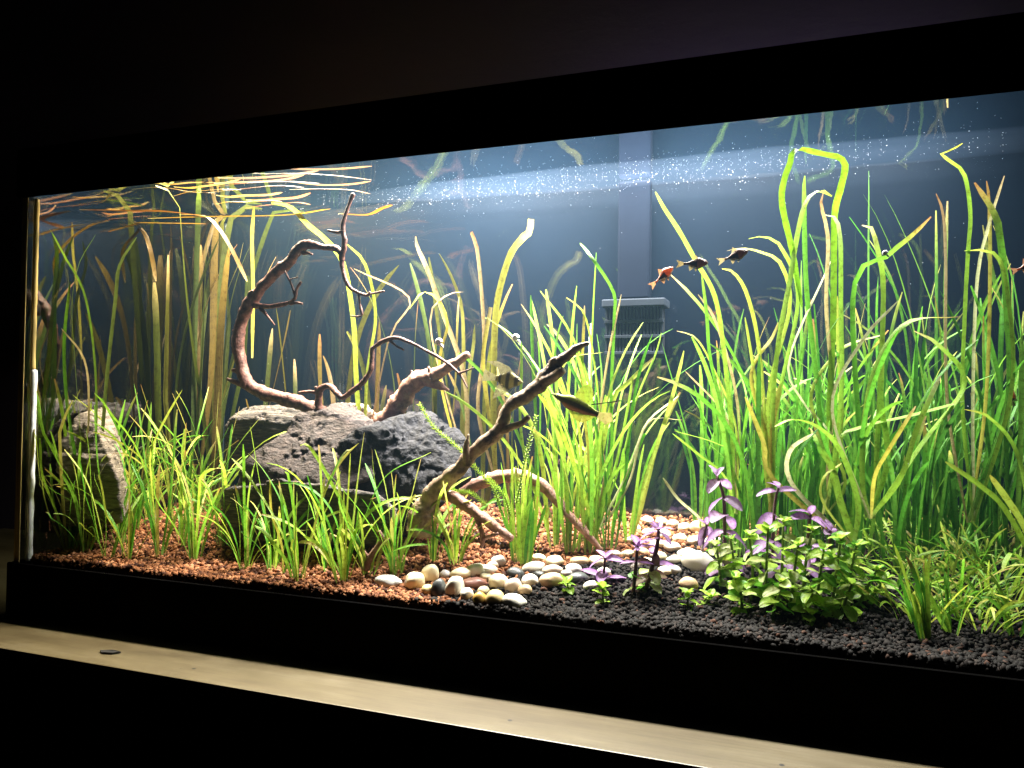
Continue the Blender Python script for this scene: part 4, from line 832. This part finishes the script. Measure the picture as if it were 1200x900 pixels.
# ================================================================== FILTER
FB = at(742, 415, .325); fe = empty('internal_filter', FB, 'blue grey filter with a slatted intake cage on the back glass', 'filter')
y0, y1 = .315, DEPTH-0.004
def fbox(name, x0, yt, x1, yb, ya, yz, m, bev=.001, parent=fe, origin=FB):
    A = at(x0, yt, ya); B = at(x1, yb, ya)
    return box(name, (A.x, ya, B.z), (B.x, yz, A.z), m, parent, bev, origin)
_a = at(723, 351, .330); _b = at(761, 351, .330); box('tube', (_a.x, .330, _a.z), (_b.x, y1, ZW-0.003), MT['filter_tube'], fe, .003, FB)
fbox('cap', 705, 351, 779, 358, .305, y1, MT['filter'], .0015)
cg = fbox('cage_body', 710, 358.5, 775, 414, .320, y1, MT['filter'], .001)
cg.data.materials[0] = MT['led']
for (a, b_) in ((375, 377.5), (393, 395.5), (412, 415)):
    fbox('cage_band', 708, a, 777, b_, .310, .3195, MT['filter'], .0005, cg)
for i in range(17):
    x = 709.5+i*(774-709.5)/16
    fbox('slat', x, 358.6, x+1.9, 411.5, .3125, .3195, MT['filter'], 0, cg)

# ================================================================== FISH
def fish(name, label, head, tail, hgt, thick, prof, cols, fins, eyes=True, group=None, y=None, cat='fish'):
    """body lofted from head to tail; prof = list of (t, up, down); cols(t, v) colour; fins = list of (part, outline in (t, height) units, colour)"""
    H = at(*head); Tl = at(*tail); ctr = (H+Tl)/2; ax = (H-Tl); ln = ax.length; ax.normalize()
    side = ax.cross(Vector((0, 0, 1))).normalized(); up = side.cross(ax).normalized()
    e = empty(name, ctr, label, cat, group)
    n, seg = 22, 14; V = []; F = []; C = []
    def interp(t, j):
        for a, b_ in zip(prof, prof[1:]):
            if a[0] <= t <= b_[0]:
                k = (t-a[0])/(b_[0]-a[0]+1e-9); k = k*k*(3-2*k); return a[j]+(b_[j]-a[j])*k
        return prof[-1][j]
    for i in range(n+1):
        t = i/n; u_, d_ = interp(t, 1)*hgt, interp(t, 2)*hgt; th = thick*min(1, 0.25+3.2*t)*(1-0.86*t**1.6)*math.sin(math.pi*min(1, .06+t*.9))**0.35
        for s in range(seg):
            a = 2*math.pi*s/seg; z = math.cos(a); q = H-ax*(t*ln)-ctr
            V.append(q+up*(z*(u_ if z > 0 else d_))+side*(math.sin(a)*th)); C.append(cols(t, z))
    for i in range(n):
        for s in range(seg):
            a = i*seg+s; b_ = i*seg+(s+1) % seg; F.append((a, a+seg, b_+seg, b_))
    F.append(tuple(range(seg))); F.append(tuple(range(n*seg, n*seg+seg))[::-1])
    me = bpy.data.meshes.new('body'); me.from_pydata(V, [], F); setcol(me, C); me.uv_layers.new(name='UVMap'); smooth(me); body = link('body', me, MT['fish_orange'], e)
    for (nm, outl, c) in fins:
        V = []; cols_ = []
        for (t, z) in outl: V.append(H-ax*(t*ln)-ctr+up*(z*hgt)+side*0.0002*random.uniform(-1, 1)); cols_.append(c)
        V2 = [v+side*0.0004 for v in V]; k = len(V)
        me = bpy.data.meshes.new(nm); me.from_pydata(V+V2, [], [tuple(range(k)), tuple(range(k, 2*k))[::-1]]+[(i, (i+1) % k, k+(i+1) % k, k+i) for i in range(k)]); setcol(me, cols_*2); me.uv_layers.new(name='UVMap'); link(nm, me, MT['fin'], e)
    if eyes:
        te = 0.13; u_ = interp(te, 1)*hgt*0.25
        for s in (-1, 1):
            bm = bmesh.new(); bmesh.ops.create_uvsphere(bm, u_segments=10, v_segments=8, radius=hgt*0.12)
            me = bpy.data.meshes.new('eye'); bm.to_mesh(me); bm.free(); smooth(me)
            link('eye', me, MT['eye'], body, H-ax*(te*ln)-ctr+up*u_+side*s*thick*0.62)
    return e
RP = [(0, .06, .06), (.12, .55, .5), (.38, 1, 1), (.6, .62, .62), (.85, .2, .2), (1, .22, .22)]
def rcol(orange):
    def f(t, z):
        if t > 0.42 and abs(z+0.2) < (1.25-t)*1.0 and t < 0.9: return (0.015, 0.012, 0.012)
        if abs(z) > 0.9: return (0.55, 0.50, 0.48) if orange else (0.20, 0.12, 0.06)
        return (0.75, 0.20, 0.03) if orange else (0.17, 0.065, 0.02)
    return f
RF = lambda c: [('tail_fin', [(.95, .15), (1.3, .7), (1.2, 0), (1.3, -.7), (.95, -.15)], c), ('dorsal_fin', [(.42, .95), (.55, 1.6), (.68, .5)], c), ('anal_fin', [(.55, -.7), (.75, -1.3), (.8, -.3)], c), ('pelvic_fin', [(.4, -.95), (.52, -1.4), (.55, -.75)], c)]
fish('rasbora_fish', 'small orange fish with a black wedge swimming up, lowest of three small fish', (789, 313, .14), (768, 331, .14), .0058, .0034, RP, rcol(True), RF((0.5, 0.26, 0.12)), group='three small fish in open water')
fish('rasbora_fish', 'small dark brown fish in the middle of the three small fish', (830, 308, .14), (801, 309, .14), .0062, .0036, RP, rcol(False), RF((0.26, 0.2, 0.08)), group='three small fish in open water')
fish('rasbora_fish', 'small dark brown fish just under an arching leaf tip', (877, 294, .14), (849, 304, .14), .0058, .0036, RP, rcol(False), RF((0.34, 0.28, 0.14)), group='three small fish in open water')
GP = [(0, .05, .05), (.15, .4, .4), (.42, .95, 1), (.7, .75, .8), (.95, .4, .4), (1, .36, .36)]
def gcol(t, z):
    if z > 0.6: return (0.30, 0.34, 0.05)
    if z < -0.35 and t > 0.3: return (0.42, 0.17, 0.09)
    return (0.06, 0.05, 0.022)
fish('gourami_fish', 'dark olive fish with a reddish belly diving beside the center clump', (646, 461, .12), (701, 486, .12), .0082, .0048, GP, gcol, [
    ('dorsal_fin', [(.45, .9), (.46, 1.9), (.52, 2.7), (.60, 3.1), (.68, 3.0), (.75, 2.4), (.78, 1.6), (.74, .7)], (0.34, 0.40, 0.05)), ('anal_fin', [(.42, -.95), (.52, -1.5), (.65, -1.9), (.78, -1.8), (.9, -1.1), (.95, -.4)], (0.36, 0.36, 0.05)),
    ('tail_fin', [(.97, .35), (1.22, .9), (1.3, 0), (1.2, -.8), (.97, -.35)], (0.45, 0.38, 0.15)), ('pelvic_fin', [(.32, -.95), (.72, -4.2), (.70, -4.25), (.34, -1.1)], (0.02, 0.02, 0.015)), ('pelvic_fin', [(.36, -1.0), (.86, -4.4), (.85, -4.5), (.38, -1.1)], (0.02, 0.02, 0.015)),
    ('fin_thread', [(.8, .9), (1.3, 3.0), (1.3, 2.8), (.8, .7)], (0.03, 0.03, 0.02))])
AP = [(0, .06, .06), (.2, .55, .55), (.5, 1, 1), (.8, .55, .55), (1, .25, .25)]
def acol(t, z):
    if any(abs(t-q) < .055 for q in (.22, .55, .85)): return (0.05, 0.045, 0.025)
    return (0.30, 0.27, 0.11)
fish('angelfish', 'pale yellow barred angelfish behind the tip of the barked branch', (613, 448, .15), (581, 443, .15), .0105, .0042, AP, acol, [
    ('dorsal_fin', [(.4, .95), (.6, 1.5), (1.05, 1.9), (1.45, 1.7), (1.0, 1.2), (.85, .5)], (0.24, 0.22, 0.12)), ('anal_fin', [(.4, -.95), (.6, -1.6), (1.0, -2.3), (.95, -1.2), (.85, -.5)], (0.24, 0.22, 0.12)),
    ('tail_fin', [(.97, .25), (1.45, .8), (1.5, -.6), (.97, -.25)], (0.24, 0.22, 0.12)), ('pelvic_fin', [(.35, -.95), (.6, -2.8), (.57, -2.8), (.32, -.95)], (0.24, 0.22, 0.12))])
fish('rasbora_fish', 'orange fish half out of the picture at its edge, high in the bed', (1216, 308, .12), (1192, 316, .12), .005, .003, RP, rcol(True), RF((0.5, 0.26, 0.14)))
fish('rasbora_fish', 'orange fish half hidden behind dark ribbon leaves at the picture edge', (1186, 455, .22), (1180, 480, .22), .0055, .0034, RP, rcol(True), RF((0.4, 0.18, 0.1)))

# ================================================================== SNAILS
def snail(label, px, py, y, s):
    c = at(px, py, y); e = empty('snail', c, label, 'snail', 'pale snails on leaf tips')
    pts = []; rad = []
    for i in range(40):
        a = i*0.38; r = s*(1-i/44); pts.append(c+Vector((math.cos(a)*r*.6, -s*0.4*(i/40), math.sin(a)*r*.6))); rad.append(r*0.5+s*0.06)
    tube('shell', pts, rad, MT['snail'], e, c, seg=8, n=60, rough=0.04)
    tube('foot', [c+Vector((s*.5, 0, -s*.6)), c+Vector((s*.9, 0, -s*.9)), c+Vector((s*1.3, 0, -s*1.3))], [s*.4, s*.35, s*.15], MT['snail'], e, c, seg=8, n=10)
snail('pale snail on a leaf beside the thin red twig', 514, 401, .2, .0052)
snail('pale snail at the tip of a thin leaf in open water', 604, 396, .25, .0052)
snail('tiny white snail on a leaf in the tall dense bed', 1037, 297, .17, .003)

# ================================================================== SPECKS IN THE WATER, FLAKE ON THE SHELF
V = []; F = []; OC = [(1, 0, 0), (-1, 0, 0), (0, 1, 0), (0, -1, 0), (0, 0, 1), (0, 0, -1)]; OF = [(0, 2, 4), (2, 1, 4), (1, 3, 4), (3, 0, 4), (2, 0, 5), (1, 2, 5), (3, 1, 5), (0, 3, 5)]
random.seed(3)
def speck(p, s):
    a = len(V)
    for q in OC: V.append((p[0]+q[0]*s, p[1]+q[1]*s, p[2]+q[2]*s))
    for f in OF: F.append(tuple(a+i for i in f))
for i in range(1000):
    speck((random.gauss(.60, .25), random.uniform(.275, DEPTH-.004), ZW-0.002-abs(random.gauss(0, .009))), random.choice((1, 1, 1, 1.7))*random.uniform(.00010, .00026))
for i in range(260):
    speck((random.uniform(.03, 1.15), random.uniform(.02, DEPTH-.01), ZW-0.003-random.random()**1.8*.40), random.uniform(.00014, .00032))
V = [(min(max(v[0], .013), 1.24), v[1], v[2]) for v in V]
me = bpy.data.meshes.new('water_specks'); me.from_pydata(V, [], F); tag(link('water_specks', me, MT['speck']), 'tiny bright specks drifting in the water under the surface', 'specks', None, 'stuff')

bm = bmesh.new(); bmesh.ops.create_icosphere(bm, subdivisions=4, radius=1)
for v in bm.verts:
    c = v.co; v.co = Vector((0.80+0.56*c.x, 0.312+0.034*c.y, min(ZW-0.0013, ZW-0.0013+0.0135*c.z*(1+0.25*noise.noise(Vector((c.x*5, 0, 0)))))))
    v.co.x = min(v.co.x, LENGTH-0.012)
me = bpy.data.meshes.new('light_band_mist'); bm.to_mesh(me); bm.free(); smooth(me)
m, nt, out = mat('light_band_mist'); pv = N(nt, 'ShaderNodeVolumePrincipled', Density=0.6, Anisotropy=0.2); pv.inputs['Color'].default_value = (0.50, 0.68, 1.0, 1); L(nt, pv, 'Volume', out, 'Volume')  # added volume, shaped to give the pale light band at the waterline
tag(link('light_band_mist', me, m), 'hazy mist added for the light band under the surface along the back', 'mist', None, 'stuff')
d = ray(128, 765); q = CAM+d*((-0.0635-CAM.z)/d.z)
bm = bmesh.new(); vs = [bm.verts.new((math.cos(a)*.0105*(1+.25*math.sin(a*3)), math.sin(a)*.005*(1+.2*math.cos(a*2)), 0)) for a in [i*math.pi/7 for i in range(14)]]
f = bm.faces.new(vs); r = bmesh.ops.extrude_face_region(bm, geom=[f])
for v in r['geom']:
    if isinstance(v, bmesh.types.BMVert): v.co.z += .0016+random.uniform(-.0005, .0005)
me = bpy.data.meshes.new('debris_flake'); bm.to_mesh(me); bm.free()
o = link('debris_flake', me, MT['flake'], None, q); o.rotation_euler = (0, 0, 0.2); tag(o, 'small black flake lying on the beige board', 'flake')

# ------------------------------------------------------------------ look-alikes are told apart by their place in the row
from collections import defaultdict
ORD = ['first', 'second', 'third', 'fourth', 'fifth', 'sixth', 'seventh', 'eighth', 'ninth', 'tenth', 'eleventh', 'twelfth', 'thirteenth', 'fourteenth', 'fifteenth', 'sixteenth', 'seventeenth', 'eighteenth', 'nineteenth', 'twentieth']
same = defaultdict(list)
for o in COL.objects:
    if o.parent is None and 'label' in o: same[o['label']].append(o)
for lb, os_ in same.items():
    if len(os_) < 2: continue
    os_.sort(key=lambda o: (o.location-CAM).dot(RT)/(o.location-CAM).dot(FW))
    for i, o in enumerate(os_):
        o['label'] = lb+', '+(('left' if i == 0 else 'right')+' one of two' if len(os_) == 2 else ('leftmost' if i == 0 else ('rightmost' if i == len(os_)-1 else ORD[i]+' from left')))
